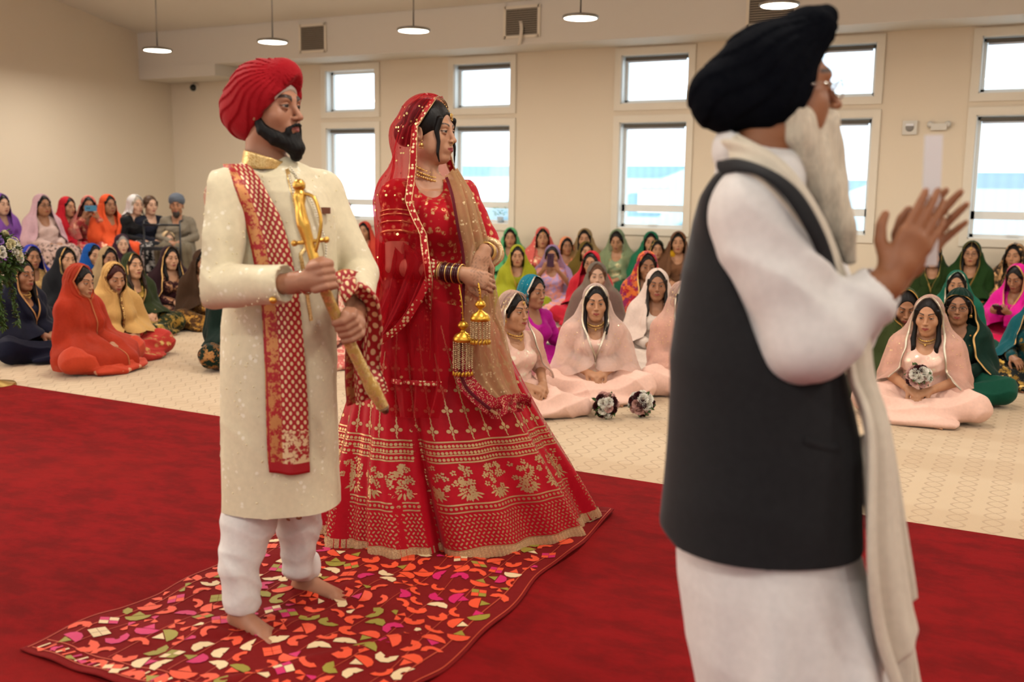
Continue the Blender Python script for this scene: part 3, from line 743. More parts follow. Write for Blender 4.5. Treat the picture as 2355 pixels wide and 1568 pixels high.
tag(Geo().add([(XL, -4, 0), (XL, WY, 0), (XL, WY, 6.5), (XL, -4, 9.5), (XL-.2, -4, 0), (XL-.2, WY, 0), (XL-.2, WY, 6.5), (XL-.2, -4, 9.5)], [(0, 1, 2, 3), (7, 6, 5, 4), (0, 3, 7, 4), (3, 2, 6, 7), (0, 4, 5, 1), (1, 5, 6, 2)]).link('wall_left', M_WALL, None, False), kind='structure')
# vaulted ceiling: rises away from the window wall
BY = WY-.73; ZC = 4.05
tag(Geo().add([(XL, BY-.02, ZC), (9, BY-.02, ZC), (9, -1.5, ZC+2.6), (XL, -1.5, ZC+2.6), (XL, BY-.02, ZC+.15), (9, BY-.02, ZC+.15), (9, -1.5, ZC+2.75), (XL, -1.5, ZC+2.75)], [(0, 1, 2, 3), (7, 6, 5, 4), (0, 4, 5, 1), (1, 5, 6, 2), (2, 6, 7, 3), (3, 7, 4, 0)]).link('ceiling', M_CEIL, None, False), kind='structure')
# bulkhead over the windows with its deeper end in the corner
bx('trim_1', ((XL+9)/2, (BY+WY)/2, (ZS+ZC+.1)/2), ((9-XL)/2, (WY-BY)/2, (ZC+.1-ZS)/2), M_CEIL)
tx = at_wall(495, 170, BY)[0]; bx('trim_2', ((XL+tx)/2, (BY+WY)/2-.006, ZS-.09), ((tx-XL)/2, (WY-BY)/2, .105), M_CEIL)
def window(i, X, z0, z1, low, blind):
    w = empty('window_%d' % i, (X+WW/2, WY, z0)); tag(w, kind='structure'); hx = WW/2; h = z1-z0
    def b(name, x0, x1, a, c, y0, y1, m):
        return Geo().box(((x0+x1)/2, (y0+y1)/2, (a+c)/2), (abs(x1-x0)/2, abs(y1-y0)/2, (c-a)/2)).link(name, m, w, False)
    g = Geo()
    for x0, x1, a, c in ((-hx, -hx+CAS, 0, h), (hx-CAS, hx, 0, h), (-hx+CAS, hx-CAS, h-CAS, h), (-hx+CAS, hx-CAS, 0, CAS)): g.box(((x0+x1)/2, -.012, (a+c)/2), ((x1-x0)/2, .014, (c-a)/2))
    g.link('casing', M_TRIM, w, False)
    g = Geo(); ix = hx-CAS
    for x0, x1, a, c in ((-ix, -ix+.012, CAS, h-CAS), (ix-.012, ix, CAS, h-CAS), (-ix, ix, h-CAS-.012, h-CAS), (-ix, ix, CAS, CAS+.015)): g.box(((x0+x1)/2, DEP/2, (a+c)/2), ((x1-x0)/2, DEP/2, (c-a)/2))
    g.link('reveal', M_VINYL, w, False)
    g = Geo(); f = .04; y = DEP; ix -= .012
    lo, hi = CAS+.015, h-CAS-.012; bars = [(-ix, -ix+f, lo, hi), (ix-f, ix, lo, hi), (-ix, ix, hi-f, hi), (-ix, ix, lo, lo+f)]
    if low: zm = lo+.27; bars += [(-ix, ix, zm-.05, zm+.05)]
    for x0, x1, a, c in bars: g.box(((x0+x1)/2, y, (a+c)/2), ((x1-x0)/2, .03, (c-a)/2))
    g.link('frame', M_VINYL, w, False)
    Geo().box((0, y+.005, (lo+hi)/2), (ix-f*.5, .003, (hi-lo)/2-f*.5)).link('pane', M_GLASS, w, False)
    if blind: 
        g = Geo(); g.box((0, .06, hi-.035), (ix-.03, .022, .022)); g.link('blind_rail', plain('blind_rail', '#5A5347', .6), w, False)
        Geo().tube([(-ix+.05, .075, hi-.07), (ix-.05, .075, hi-.07)], .016, 8).link('blind_roll', plain('blind_roll', '#DDE2EA', .6), w, True)
    if low: Geo().box((0, y-.04, lo+.035), (.07, .012, .012)).link('latch', M_VINYL, w, False)
def glassmat():
    t = NT('window_glass'); tr = t.n('ShaderNodeBsdfTransparent'); tr.inputs[0].default_value = (.93, .97, 1, 1); gl = t.n('ShaderNodeBsdfGlossy'); gl.inputs[1].default_value = .02
    mx = t.n('ShaderNodeMixShader'); mx.inputs[0].default_value = .05; t.l(tr.outputs[0], mx.inputs[1]); t.l(gl.outputs[0], mx.inputs[2]); t.l(mx.outputs[0], t.out.inputs[0]); return t.m
M_GLASS = glassmat()
n = 1
for i, X in enumerate(WX):
    window(n, X, ZU, ZT, False, i > 0); n += 1
    window(n, X, ZB, ZL, True, True); n += 1
# floor: beige patterned carpet, red runner
def carpet():
    t = NT('beige_carpet'); co = t.coord('Object'); sp = t.n('ShaderNodeSeparateXYZ'); t.l(co, sp.inputs[0]); x, y = sp.outputs[0], sp.outputs[1]
    # ogee lattice of thin wavy lines
    kx, ky = 2*PI/.15, 2*PI/.21
    w1 = t.math('MULTIPLY', t.math('SINE', t.math('MULTIPLY', y, ky)), .85)
    a = t.math('ABSOLUTE', t.math('SINE', t.math('ADD', t.math('MULTIPLY', x, kx/2), w1)))
    b = t.math('ABSOLUTE', t.math('SINE', t.math('SUBTRACT', t.math('MULTIPLY', x, kx/2), w1)))
    nz = t.math('MULTIPLY', t.noise(co, 40., 3), .05)
    m = t.math('MINIMUM', a, b); ln = t.ramp(t.math('ADD', m, nz), .20, .07)
    big = t.noise(co, 1.1, 4, .6); pile = t.noise(co, 260., 2)
    base = t.mix(big, col('#C8AE8C'), col('#D5BFA0'))
    base = t.mix(t.math('MULTIPLY', ln, .5), base, col('#94765A'))
    base = t.mix(t.math('MULTIPLY', pile, .35), base, col('#B99A78'))
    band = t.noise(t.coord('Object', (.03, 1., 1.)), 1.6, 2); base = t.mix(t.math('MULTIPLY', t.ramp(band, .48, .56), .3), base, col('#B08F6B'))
    t.set(t.b.inputs['Base Color'], base); t.b.inputs['Roughness'].default_value = .95; t.b.inputs['Specular IOR Level'].default_value = .1; t.b.inputs['Sheen Weight'].default_value = .2
    t.bump(t.math('SUBTRACT', pile, t.math('MULTIPLY', ln, .8)), .004, .6); return t.m
def redcarpet():
    t = NT('red_velvet_carpet'); co = t.coord('Object'); n1 = t.noise(t.coord('Object', (1, 1.6, 1)), 4.5, 6, .7); pile = t.noise(co, 300., 2); n2 = t.noise(co, 1.0, 3)
    base = t.mix(t.ramp(n1, .36, .62), col('#650708'), col('#7E0A0E')); base = t.mix(t.math('MULTIPLY', t.ramp(n2, .5, .75), .4), base, col('#8A1410'))
    t.set(t.b.inputs['Base Color'], base); t.b.inputs['Roughness'].default_value = .9; t.b.inputs['Specular IOR Level'].default_value = .1; t.b.inputs['Sheen Weight'].default_value = .12; t.b.inputs['Sheen Tint'].default_value = col('#C8302A')
    t.bump(t.math('ADD', pile, t.math('MULTIPLY', n1, 1.5)), .006, .5); return t.m
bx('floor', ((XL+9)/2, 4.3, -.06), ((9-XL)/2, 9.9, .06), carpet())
rc = Geo().box((-2.6, 1.33, .004), (11.3, 3.35, .004)).link('red_carpet', redcarpet(), None, False)
tag(rc, 'wide red velvet carpet laid across the beige carpet', 'carpet')
SH = plain('white_sheet', '#E9E4DA', .9, noise=.03)
for k, (xa, xb, ya, yb, lb) in enumerate(((-9.6, -7.9, 9.2, 10.2, 'white floor sheet spread below the chairs at the far left corner'), (-.9, 1.6, 8.75, 9.75, 'white floor sheet beside the cream handbag'))):
    P = np.zeros((24, 30, 3)); yy, xx = np.meshgrid(np.linspace(ya, yb, 24), np.linspace(xa, xb, 30), indexing='ij'); P[..., 0] = xx; P[..., 1] = yy; P[..., 2] = .006+.004*np.sin(xx*9+2*np.sin(yy*5))**2
    o = link('floor_sheet', grid_mesh('floor_sheet', P), SH); solid(o, .004); tag(o, lb, 'sheet')
# fittings -------------------------------------------------------
M_LAMP = NT('lamp_diffuser'); M_LAMP.b.inputs['Emission Color'].default_value = (1, .9, .72, 1); M_LAMP.b.inputs['Emission Strength'].default_value = 14.; M_LAMP = M_LAMP.m
M_STEEL = plain('brushed_steel', '#8D8A84', .35, .9); LY = 10.6
def ceil_z(y): return ZC+(BY-y)*2.6/(BY+1.5)
def pendant(x, y, z, label):
    p = empty('pendant_lamp', (x, y, z)); tag(p, label, 'lamp', None)
    g = Geo().lathe([(.001, .045), (.03, .05), (.19, .02), (.2, .012), (.2, -.008), (.185, -.012)], n=32); g.link('housing', M_STEEL, p)
    Geo().lathe([(.001, -.016), (.18, -.014), (.183, -.006)], n=32).link('diffuser', M_LAMP, p)
    top = ceil_z(y)-z; Geo().tube([(0, 0, .045), (0, 0, top)], .009, 8).link('rod', M_STEEL, p)
    Geo().lathe([(.001, top-.03), (.05, top-.028), (.05, top)], n=16).link('canopy', M_STEEL, p)
    return p
for (px, py, lb) in ((362, 117, 'round pendant lamp closest to the far left wall'), (627, 98, 'round pendant lamp above the red turban'), (951, 72, 'round pendant lamp above the bride'), (1335, 43, 'round pendant lamp right of the middle wall vent'), (1792, 14, 'round pendant lamp above the black turban')):
    q = at_wall(px, py, LY); pendant(q[0], LY, q[2]+.014, lb)
def vent(px, py, lb, wx=.25, hz=.2):
    q = at_wall(px, py, BY-.012); v = empty('air_vent', (q[0], BY, q[2])); tag(v, lb, 'vent')
    g = Geo()
    for c, h in (((-wx, 0), (.02, hz+.02)), ((wx, 0), (.02, hz+.02)), ((0, hz), (wx, .02)), ((0, -hz), (wx, .02))): g.box((c[0], -.012, c[1]), (h[0], .012, h[1]))
    g.link('frame', M_TRIM, v, False); Geo().box((0, -.004, 0), (wx, .004, hz)).link('backing', plain('vent_dark', '#4A4238', .8), v, False)
    g = Geo()
    for i in range(12): g.box((0, -.012, -hz+.035+i*(2*hz-.07)/11), (wx-.02, .006, .006))
    g.link('grille', plain('vent_slats', '#9A8E7C', .5), v, False)
vent(719, 88, 'square wall vent left of the bride lamp'); vent(1200, 50, 'square wall vent with a paper streamer above the second window', .27, .2); vent(1775, 18, 'square wall vent behind the lamp over the black turban', .3, .2)
q = at_wall(1192, 70, BY-.05)
P = np.array([[(q[0]+w+.05*math.sin(t*3), BY-.03-.03*math.sin(t*4), q[2]-.2+t*.34) for w in (-.025, 0, .025)] for t in np.linspace(0, 1, 14)]); o = link('paper_streamer', grid_mesh('s', P), plain('streamer', '#E8DCCB', .8)); solid(o, .002); tag(o, 'pale paper streamer hanging from the middle wall vent', 'streamer')
q = at_wall(449, 201, WY); d = empty('security_camera', (q[0], WY, q[2])); tag(d, 'small black dome security camera below the bulkhead corner', 'camera')
Geo().lathe([(.001, -.03), (.08, -.03), (.08, 0), (.001, 0)], n=16, R=np.array([[1, 0, 0], [0, 0, 1], [0, 1, 0.]])).link('mount', M_TRIM, d); Geo().ball((0, -.05, -.01), .06, 12).link('dome', plain('black_dome', '#101614', .15), d)
q = at_wall(2093, 294, WY); d = empty('fire_alarm', (q[0], WY, q[2])); tag(d, 'white fire alarm strobe on the wall', 'alarm'); Geo().box((0, -.02, 0), (.085, .02, .085)).link('housing', plain('alarm_white', '#DCD6CA', .5), d, False); g = Geo(); g.lathe([(.001, .05), (.03, .048), (.05, .04), (.05, .036)], n=16, R=np.array([[1, 0, 0], [0, 0, -1], [0, 1, 0.]])); g.link('speaker', plain('alarm_grey', '#8B8680', .5), d); Geo().box((0, -.045, .035), (.045, .008, .014)).link('strobe', plain('alarm_lens', '#F4F2F4', .1), d, False)
q = at_wall(2160, 292, WY); d = empty('emergency_light', (q[0], WY, q[2])); tag(d, 'twin-head emergency light beside the fire alarm', 'light'); Geo().box((0, -.03, 0), (.09, .03, .04)).link('housing', plain('alarm_white', '#DCD6CA'), d, False)
for s in (-1, 1): Geo().lathe([(.001, 0), (.04, .0), (.03, .05), (.001, .055)], (s*.1, -.05, .03), 12, R=np.array([[1, 0, 0], [0, 0, 1], [0, -1, 0.]])@np.eye(3)).link('lamp_head', plain('alarm_white', '#DCD6CA'), d)
# plants on the sills
def sillplant(px, py, lb, flower, X):
    q = np.array((X, WY+.1, ZB+CAS+.016)); p = empty('potted_plant', q); tag(p, lb, 'plant'); Geo().lathe([(.001, 0), (.04, 0), (.055, .09), (.05, .09), (.001, .08)], n=14).link('pot', plain('pot_blue', '#B9C4CC', .4), p)
    g = Geo(); rr = np.random.RandomState(4)
    for k in range(26):
        a = rr.uniform(0, 2*PI); r = rr.uniform(.02, .13); z = rr.uniform(.1, .24); d = np.array((math.cos(a), math.sin(a)*.5, .3)); d /= np.linalg.norm(d); s = np.cross(d, (0, 0, 1.)); c = np.array((r*math.cos(a), r*.5*math.sin(a), z))
        g.add([c-d*.035, c+s*.018, c+d*.035, c-s*.018, c+(0, 0, .006)], [(0, 1, 4), (1, 2, 4), (2, 3, 4), (3, 0, 4)])
    g.link('leaves', plain('leaf_bright', '#4E9A3A', .5), p)
    if flower:
        g = Geo()
        for k in range(9): a = k*.7; g.ball((.06*math.cos(a), .03*math.sin(a), .2+.02*(k % 3)), .017, 6)
        g.link('flowers', plain('flower_red', '#B9302A', .6), p)
sillplant(0, 0, 'small red-flowered pot plant on the first window sill', True, WX[0]+.43); sillplant(0, 0, 'small green pot plant on the second window sill', False, WX[1]+WW-.3)
# outside: snow, low sheds
bx('terrain_1', (0, 60, -.4), (90, 46, .2), plain('snow_ground', '#EAF2F6', .9)); 
def shed(x0, x1, y, z, lb, c, ridge=0):
    s = empty('shed', ((x0+x1)/2, y, -.2)); tag(s, lb, 'building'); w = (x1-x0)/2
    t = NT(lb[:12]); co = t.coord('Object'); wv = t.n('ShaderNodeTexWave', i_Vector=co, i_Scale=1.2, i_Distortion=.2); t.set(t.b.inputs['Base Color'], t.mix(wv.outputs['Fac'], col(c), tuple(x*.92 for x in col(c)[:3])+(1,))); t.b.inputs['Roughness'].default_value = .7
    Geo().box((0, 0, z/2), (w, 3, z/2)).link('siding', t.m, s, False)
    Geo().add([(-w-.2, -3.3, z), (w+.2, -3.3, z), (w+.2, 3.3, z), (-w-.2, 3.3, z), (-w, 0, z+ridge+.2), (w, 0, z+ridge+.2)], [(0, 1, 5, 4), (2, 3, 4, 5), (0, 4, 3), (1, 2, 5), (0, 3, 2, 1)]).link('roof', plain('roof_snow', '#DCE6EC', .8), s, False)
    return s
def shx(px, Y): return at_wall(px, 440, Y)[0]
shed(shx(1082, 36), shx(1330, 36), 36, 2.5, 'long pale blue metal shed outside the second window', '#B9E0EE'); shed(shx(1390, 34), shx(1640, 34), 34, 2.45, 'pale blue metal shed outside the third window', '#B9E0EE'); 
shed(shx(1940, 30), shx(2040, 30), 30, 2.0, 'blue grey house outside the fourth window', '#B4D0DE', .6); shed(shx(2215, 30), shx(2480, 30), 30, 2.2, 'grey blue shed outside the right hand window', '#AEC6DC', .4)
Geo().box((shx(1502, 30.9), 30.9, 1.15), (.5, .02, .35)).link('notice_board', plain('board_white', '#F4F8FA', .6), None, False); tag(bpy.data.objects['notice_board'], 'plain white board on the shed outside the third window', 'board')
# light -----------------------------------------------------------
w = bpy.data.worlds.new('sky'); sc.world = w; w.use_nodes = True; nt = w.node_tree; bg = nt.nodes['Background']
tc = nt.nodes.new('ShaderNodeTexCoord'); sp = nt.nodes.new('ShaderNodeSeparateXYZ'); nt.links.new(tc.outputs['Generated'], sp.inputs[0])
mr = nt.nodes.new('ShaderNodeMapRange'); nt.links.new(sp.outputs[1], mr.inputs[0]); mr.inputs[1].default_value = -.15; mr.inputs[2].default_value = .25
mx = nt.nodes.new('ShaderNodeMix'); mx.data_type = 'RGBA'; nt.links.new(mr.outputs[0], mx.inputs[0]); mx.inputs[6].default_value = (.66, .64, .625, 1); mx.inputs[7].default_value = (2.4, 2.7, 2.9, 1)
nt.links.new(mx.outputs[2], bg.inputs[0]); bg.inputs[1].default_value = 1.0
def area(name, loc, target, size, energy, c):
    L = bpy.data.lights.new(name, 'AREA'); L.energy = energy; L.color = c; L.size = size; o = bpy.data.objects.new(name, L); COL.objects.link(o); o.location = loc
    o.rotation_euler = (Vector(target)-Vector(loc)).to_track_quat('-Z', 'Y').to_euler(); return o
for x in (-12.6, -10, -7, -4, -1, 2, 5):  # discs for the pendant row, plus unseen rows and left column added as fill
    for y in (LY, 6.2, 2.8, -.6):
        L = bpy.data.lights.new('overhead_fill', 'AREA'); L.shape = 'DISK'; L.size = .36; L.energy = 46; L.color = (1, .94, .84); o = bpy.data.objects.new('overhead_fill', L); COL.objects.link(o); o.location = (x, y, 3.2+(.0 if y > 9 else .3))
SL = bpy.data.lights.new('sun', 'SUN'); SL.energy = 17; SL.angle = .02; so = bpy.data.objects.new('sun', SL); COL.objects.link(so); so.rotation_euler = Vector((-.9, .28, -.35)).to_track_quat('-Z', 'Y').to_euler()
bx('wall_right', (9.7, 4.3, 4.2), (.1, 9.9, 4.2), M_WALL)
# camera -----------------------------------------------------------
cam = bpy.data.cameras.new('camera'); co_ = bpy.data.objects.new('camera', cam); COL.objects.link(co_); sc.camera = co_
cam.sensor_width = 36; cam.lens = 36*F_PX/2355; cam.clip_start = .05; cam.clip_end = 300
M = Matrix.Identity(4)
for i in range(3): M[i][0] = CR[i]; M[i][1] = CU[i]; M[i][2] = -CF[i]
M[2][3] = CAMH; co_.matrix_world = M
cam.dof.use_dof = True; cam.dof.focus_distance = 4.9; cam.dof.aperture_fstop = 2.4
sc.view_settings.view_transform = 'Standard'; sc.view_settings.look = 'None'; sc.view_settings.gamma = 1; sc.view_settings.exposure = -.12
sc.cycles.transparent_max_bounces = 12; sc.cycles.max_bounces = 5; sc.cycles.diffuse_bounces = 2; sc.cycles.use_adaptive_sampling = True; sc.cycles.adaptive_threshold = .06; sc.cycles.caustics_reflective = False; sc.cycles.caustics_refractive = False; sc.cycles.use_denoising = True; sc.cycles.sample_clamp_indirect = 4
# ------------------------------------------------------------------ the congregation
F = fabric; G = gold(); GT = gold('gold_trim', '#C9A063', .4); SILV = gold('silver_trim', '#CFC4B0', .35)
pinkA = F('blush_georgette', '#EDC3B1', rough=.6, pat='motif', ps=20, pt=.16, c2='#EBDCC4', metal2=.3); pinkP = F('blush_satin', '#EDC2B0', rough=.5); pinkV = F('blush_net', '#F1C8B7', sheer=.42, rough=.6)
pinkV2 = F('blush_net_white', '#F5DBCF', sheer=.48, rough=.6)
def fab(c, **k): return F('cloth_'+c[1:]+''.join(sorted(str(v) for v in k.values())).replace('#', '').replace('.', ''), c, **k)
BM = 'bridesmaids in blush pink'
# three bridesmaids in front of the centre, one on the right
person(1370, 697, 'bridesmaid in blush pink facing the lens with a white veil and pearl choker', va=4, s=1.0, skin_='b', veilm=pinkV2, tunic=pinkA, trou=pinkP, border=SILV, extras=('sequins', 'earring', 'necklace'), q=2, seed=1.2, style='vee', arms='lap', long=.12, hp=0, sleeve=.55, amax=1.08, group=None)
person(1184, 716, 'bridesmaid in blush pink kneeling just behind the bride with jewelled headpiece', va=38, s=1.0, skin_='b', veilm=pinkV, tunic=pinkA, trou=pinkP, border=SILV, extras=('sequins', 'tikka', 'necklace', 'earring', 'bindi', 'nosering'), q=2, seed=2.3, style='open', arms='lap', hy=.1, sleeve=.45, pose='side', amax=1.3)
person(1572, 690, 'bridesmaid in blush pink half hidden by the black waistcoat', va=30, s=1.0, skin_='b', veilm=pinkV, tunic=pinkA, trou=pinkP, border=SILV, extras=('sequins',), q=2, seed=3.1, style='drape', arms='lap', amax=1.0)
R2 = person(2135, 727, 'bridesmaid in blush pink holding a bouquet in her lap at the right', va=-6, s=1.0, skin_='b', veilm=pinkV, tunic=pinkA, trou=pinkP, border=SILV, extras=('sequins', 'earring', 'necklace'), q=2, seed=4.4, style='open', arms='lap', long=.1, hy=-.05, hp=-.1, sleeve=.45, amax=1.12)
# left floor group
O1 = F('orange_organza', '#C8452A', pat='dots', ps=9, pt=.2, c2='#E3A27E', metal2=.1, rough=.6)
person(186, 648, 'person in a burnt orange sari seated at the front left edge of the carpet', va=48, skin_='b', veilm=F('orange_sheer', '#D4492C', sheer=.12, rough=.55), tunic=O1, trou=O1, border=fab('#B5623C'), q=2, seed=5.2, style='wrap', arms='lap', s=1.04, hp=-.12, amax=1.25, hem=.04, rcap=.42)
person(263, 640, 'person with a mustard yellow scarf and red flowered tunic beside the orange sari', va=26, skin_='b', veilm=fab('#C99C5C', rough=.7), tunic=fab('#B8352C', pat='motif', c2='#C9A25E', ps=14, pt=.22), border=fab('#7A4A28', pat='print', ps=60, c2='#D9B06A'), q=1, seed=6.1, style='wrap', hp=-.2, haircol='#3A120E', amax=1.15)
person(306, 612, 'person in a dark olive dress with a gold edged scarf and a bindi', va=32, skin_='a', veilm=fab('#2B3418'), tunic=fab('#242C14', pat='print', c2='#A8873F', ps=9), border=GT, q=1, seed=7.5, style='vee', extras=('bindi',), long=.12, haircol='#2A1A10', hp=.1)
person(392, 594, 'person in a deep maroon dress with long dark hair beside the olive dress', va=22, skin_='a', veilm=fab('#2A1218'), tunic=fab('#331218', pat='print', c2='#A87A5A', ps=10), border=GT, q=1, seed=8.3, style='open', extras=('earring',), long=.2, amax=1.1)
person(388, 552, 'older person in a cream scarf and glasses behind the maroon dress', va=10, skin_='e', veilm=fab('#D3B68E'), tunic=fab('#C9A68C'), q=0, seed=9.9, style='wrap', extras=('glasses',), old=1, haircol='#6B5646', amax=1.0)
person(281, 562, 'elderly person in a dark plum scarf in the middle of the left group', va=12, skin_='e', veilm=fab('#35182A'), tunic=fab('#3A1C2C', pat='print', c2='#8A3A4A', ps=18), q=0, seed=10.4, style='wrap', old=1, haircol='#8B8680', amax=1.0)
person(250, 596, 'person with a tan scarf half hidden behind the mustard scarf', va=20, skin_='c', veilm=fab('#A28763'), tunic=fab('#1B1414'), q=0, seed=11.7, style='drape')
person(214, 588, 'person in a bright blue hood and magenta dress in the left group', va=32, skin_='a', veilm=fab('#0F4C96'), tunic=fab('#B0105E'), q=0, seed=12.6, style='wrap', amax=1.05)
person(153, 597, 'person in a black scarf with thin gold edging left of the blue hood', va=26, skin_='a', veilm=fab('#121318'), tunic=fab('#14151B'), border=GT, q=0, seed=13.2, style='vee', long=.12)
person(74, 592, 'person with a royal blue hood and pale gold shawl behind the navy dress', va=20, skin_='c', veilm=fab('#23309C'), tunic=fab('#C29A63', pat='dots', ps=30, c2='#E8C88A'), border=GT, q=0, seed=14.1, style='open', amax=1.1)
person(50, 632, 'person in a navy dress with gold piping beside the flower stand', va=44, skin_='c', veilm=fab('#0D0E22'), tunic=fab('#0E1026'), border=fab('#C08E5A'), q=1, seed=15.8, style='vee', long=.1, s=1.05, extras=('necklace',))
person(466, 604, 'person in a brown and gold dress half hidden behind the cream coat', va=20, skin_='c', veilm=fab('#3A2412'), tunic=fab('#4A2E14', pat='print', c2='#A57835', ps=16), q=0, seed=16.9, style='drape')
person(545, 652, 'person in a bottle green sari with gold border behind the cream coat', va=15, skin_='c', veilm=fab('#0B2018'), tunic=fab('#0C2219', pat='print', c2='#9A6A3C', ps=14), q=1, seed=17.7, style='drape', s=1.0, pose='side')
# the chair row
def chair(o, label):
    c = _cache.get('chair')
    if not c:
        a = Geo(); a.box((0, .0, .42), (.22, .22, .025)); b = Geo(); b.box((0, -.21, .66), (.21, .02, .17)); l = []
        for sx in (-1, 1):
            g = Geo(); g.tube([(sx*.2, -.2, 0), (sx*.2, -.2, .42), (sx*.2, -.22, .85)], .014, 6); l.append(g.mesh('leg'))
            g = Geo(); g.tube([(sx*.2, .19, 0), (sx*.2, .19, .42)], .014, 6); l.append(g.mesh('leg'))
        c = _cache['chair'] = (a.mesh('seat', False), b.mesh('backrest', False), l)
    m1 = plain('chair_pad', '#2A2522', .7); m2 = plain('chair_metal', '#3A3634', .4, .7)
    e = empty('chair', (o.location.x, o.location.y, 0), o.rotation_euler.z); tag(e, label, 'chair'); e.scale = (1.0, 1.0, .82)
    inst('seat', c[0], m1, e); inst('backrest', c[1], m1, e)
    for m in c[2]: inst('leg', m, m2, e)
CH = []
def cp(*a, chairlabel=None, **k): o = person(*a, pose='chair', **k); CH.append(o); chair(o, chairlabel); return o
cp(2, 458, 'person in a lavender purple shawl on the first chair at the left edge', va=35, skin_='e', veilm=fab('#7E4BA0'), tunic=fab('#8B57AD'), q=0, seed=20.1, style='vee', fat=1, root=13.9, chairlabel='dark chair under the lavender shawl')
cp(97, 458, 'large person in a pale mauve tunic with a dark patterned cloth over the knees', va=30, skin_='c', veilm=fab('#C9A3AC'), tunic=fab('#CDB0A8'), trou=fab('#C8AAA0', pat='print', c2='#3A2A28', ps=22, metal2=0), q=1, seed=21.3, style='open', fat=1, root=13.8, extras=('glasses',), amax=1.1, chairlabel='dark chair under the pale mauve tunic')
cp(156, 476, 'person in a crimson scarf and dress on a chair by the left wall', va=40, skin_='b', veilm=fab('#C21E2C'), tunic=fab('#C41C34'), q=0, seed=22.3, style='drape', root=14.6, chairlabel='dark chair under the crimson dress')
PH = cp(204, 474, 'person in salmon and magenta lifting a phone in front of the face', va=4, skin_='c', veilm=fab('#C66A62', pat='print', c2='#D9A28A', ps=16), tunic=fab('#B8474A', pat='print', c2='#D79A7C', ps=16), q=0, seed=23.6, style='drape', arms='phone', root=14.7, chairlabel='dark chair under the person filming with a phone')
cp(249, 466, 'person in a bright orange sari on a chair by the left wall', va=32, skin_='c', veilm=fab('#E2572C'), tunic=fab('#E0562E'), q=0, seed=24.9, style='vee', root=14.7, fat=.5, chairlabel='dark chair under the bright orange sari')
cp(312, 470, 'person in black with a white headscarf and a black floral skirt', va=36, skin_='e', veilm=fab('#D9D4D2'), tunic=fab('#131214'), trou=fab('#17161A', pat='print', c2='#B9B4B0', ps=16, metal2=0), q=0, seed=25.5, style='wrap', root=14.9, hem=.48, rcap=.18, haircol='#A89A8A', chairlabel='dark chair under the person in a white headscarf')
cp(346, 467, 'person in a dark jacket and blue blouse with short brown hair', va=26, skin_='e', tunic=fab('#1B1D2A'), trou=fab('#15161C'), q=0, seed=26.5, style='none', root=15.0, haircol='#4A3426', old=1, chairlabel='dark chair under the blue blouse')
def turban_local(name, sh_M, c, ry=.14, prm=(.0, 0., 0.), parent=None):
    t = Shape(); t.M = sh_M; t.ell((0, -.03, .07), (.105, .13, .095), rot=(.25, 0, 0), k=0); t.ell((0, .1, -.035), (.07, .08, .085), op='-', k=.01); t.box((0, .0, -.13), (.15, .15, .085), rot=(.3, 0, 0), rnd=.01, op='-', k=.01)
    t.warp(lambda P: .004*np.abs(np.sin(np.arctan2(P[:, 2]-.08, P[:, 1]-.09)*11+P[:, 0]*30)))
    o = sh_M[:3, 3]; V, Fq = net(t, o-.2, o+.2, .006, sm=1); return link(name, mesh_of(name, V, Fq), c, parent)
om = cp(406, 471, 'bearded person with a grey turban and khaki clothes at the end of the chair row', va=-8, skin_='c', tunic=fab('#7C7263'), trou=fab('#6B604E'), q=0, seed=27.2, style='none', hair='none', male=1, old=1, root=14.9, chairlabel='dark chair under the grey turban')
HMo = seated_meshes(pose='chair', hair='none', style='none', male=1, old=1, seed=27.2)['HM']
turban_local('turban', HMo, fab('#5E6470'), parent=om)
b_ = Shape(); b_.M = HMo; b_.ell((0, .055, -.1), (.045, .045, .06), k=0); b_.ell((0, .105, -.066), (.024, .03, .01), op='-', k=.01); V, Fq = net(b_, HMo[:3, 3]-.2, HMo[:3, 3]+.2, .006); link('beard', mesh_of('beard', V, Fq), hairmat('hair_beardgrey', '#3A332E'), om)
# behind the couple
person(790, 530, 'person in a yellow scarf below the first window', va=10, skin_='c', veilm=fab('#C99B3C'), tunic=fab('#B98A3A'), q=0, seed=11.7, style='drape')
person(813, 534, 'person in a white scarf and dress below the first window', va=6, skin_='b', veilm=fab('#E8E0D8'), tunic=fab('#E6DDD4'), q=0, seed=30.7, style='wrap')
person(838, 526, 'person in a coral scarf next to the white scarf', va=-20, skin_='b', veilm=fab('#D14A38'), tunic=fab('#C2402F'), q=0, seed=14.1, style='open', amax=1.1)
person(834, 596, 'person in a tan scarf between the groom and the bride', va=30, skin_='b', veilm=fab('#C3A06E'), tunic=fab('#B58F68', pat='print', c2='#7A2E2E', ps=16), q=0, seed=13.2, style='vee', long=.12)
person(735, 652, 'person in a pink patterned dress behind the cream coat sleeve', va=10, skin_='b', veilm=fab('#D9897A', pat='print', c2='#E8C2A8', ps=22, metal2=.2), tunic=fab('#D9736A', pat='print', c2='#EBC0A8', ps=22, metal2=.2), q=1, seed=7.5, style='vee', long=.12, haircol='#120D0B', extras=())
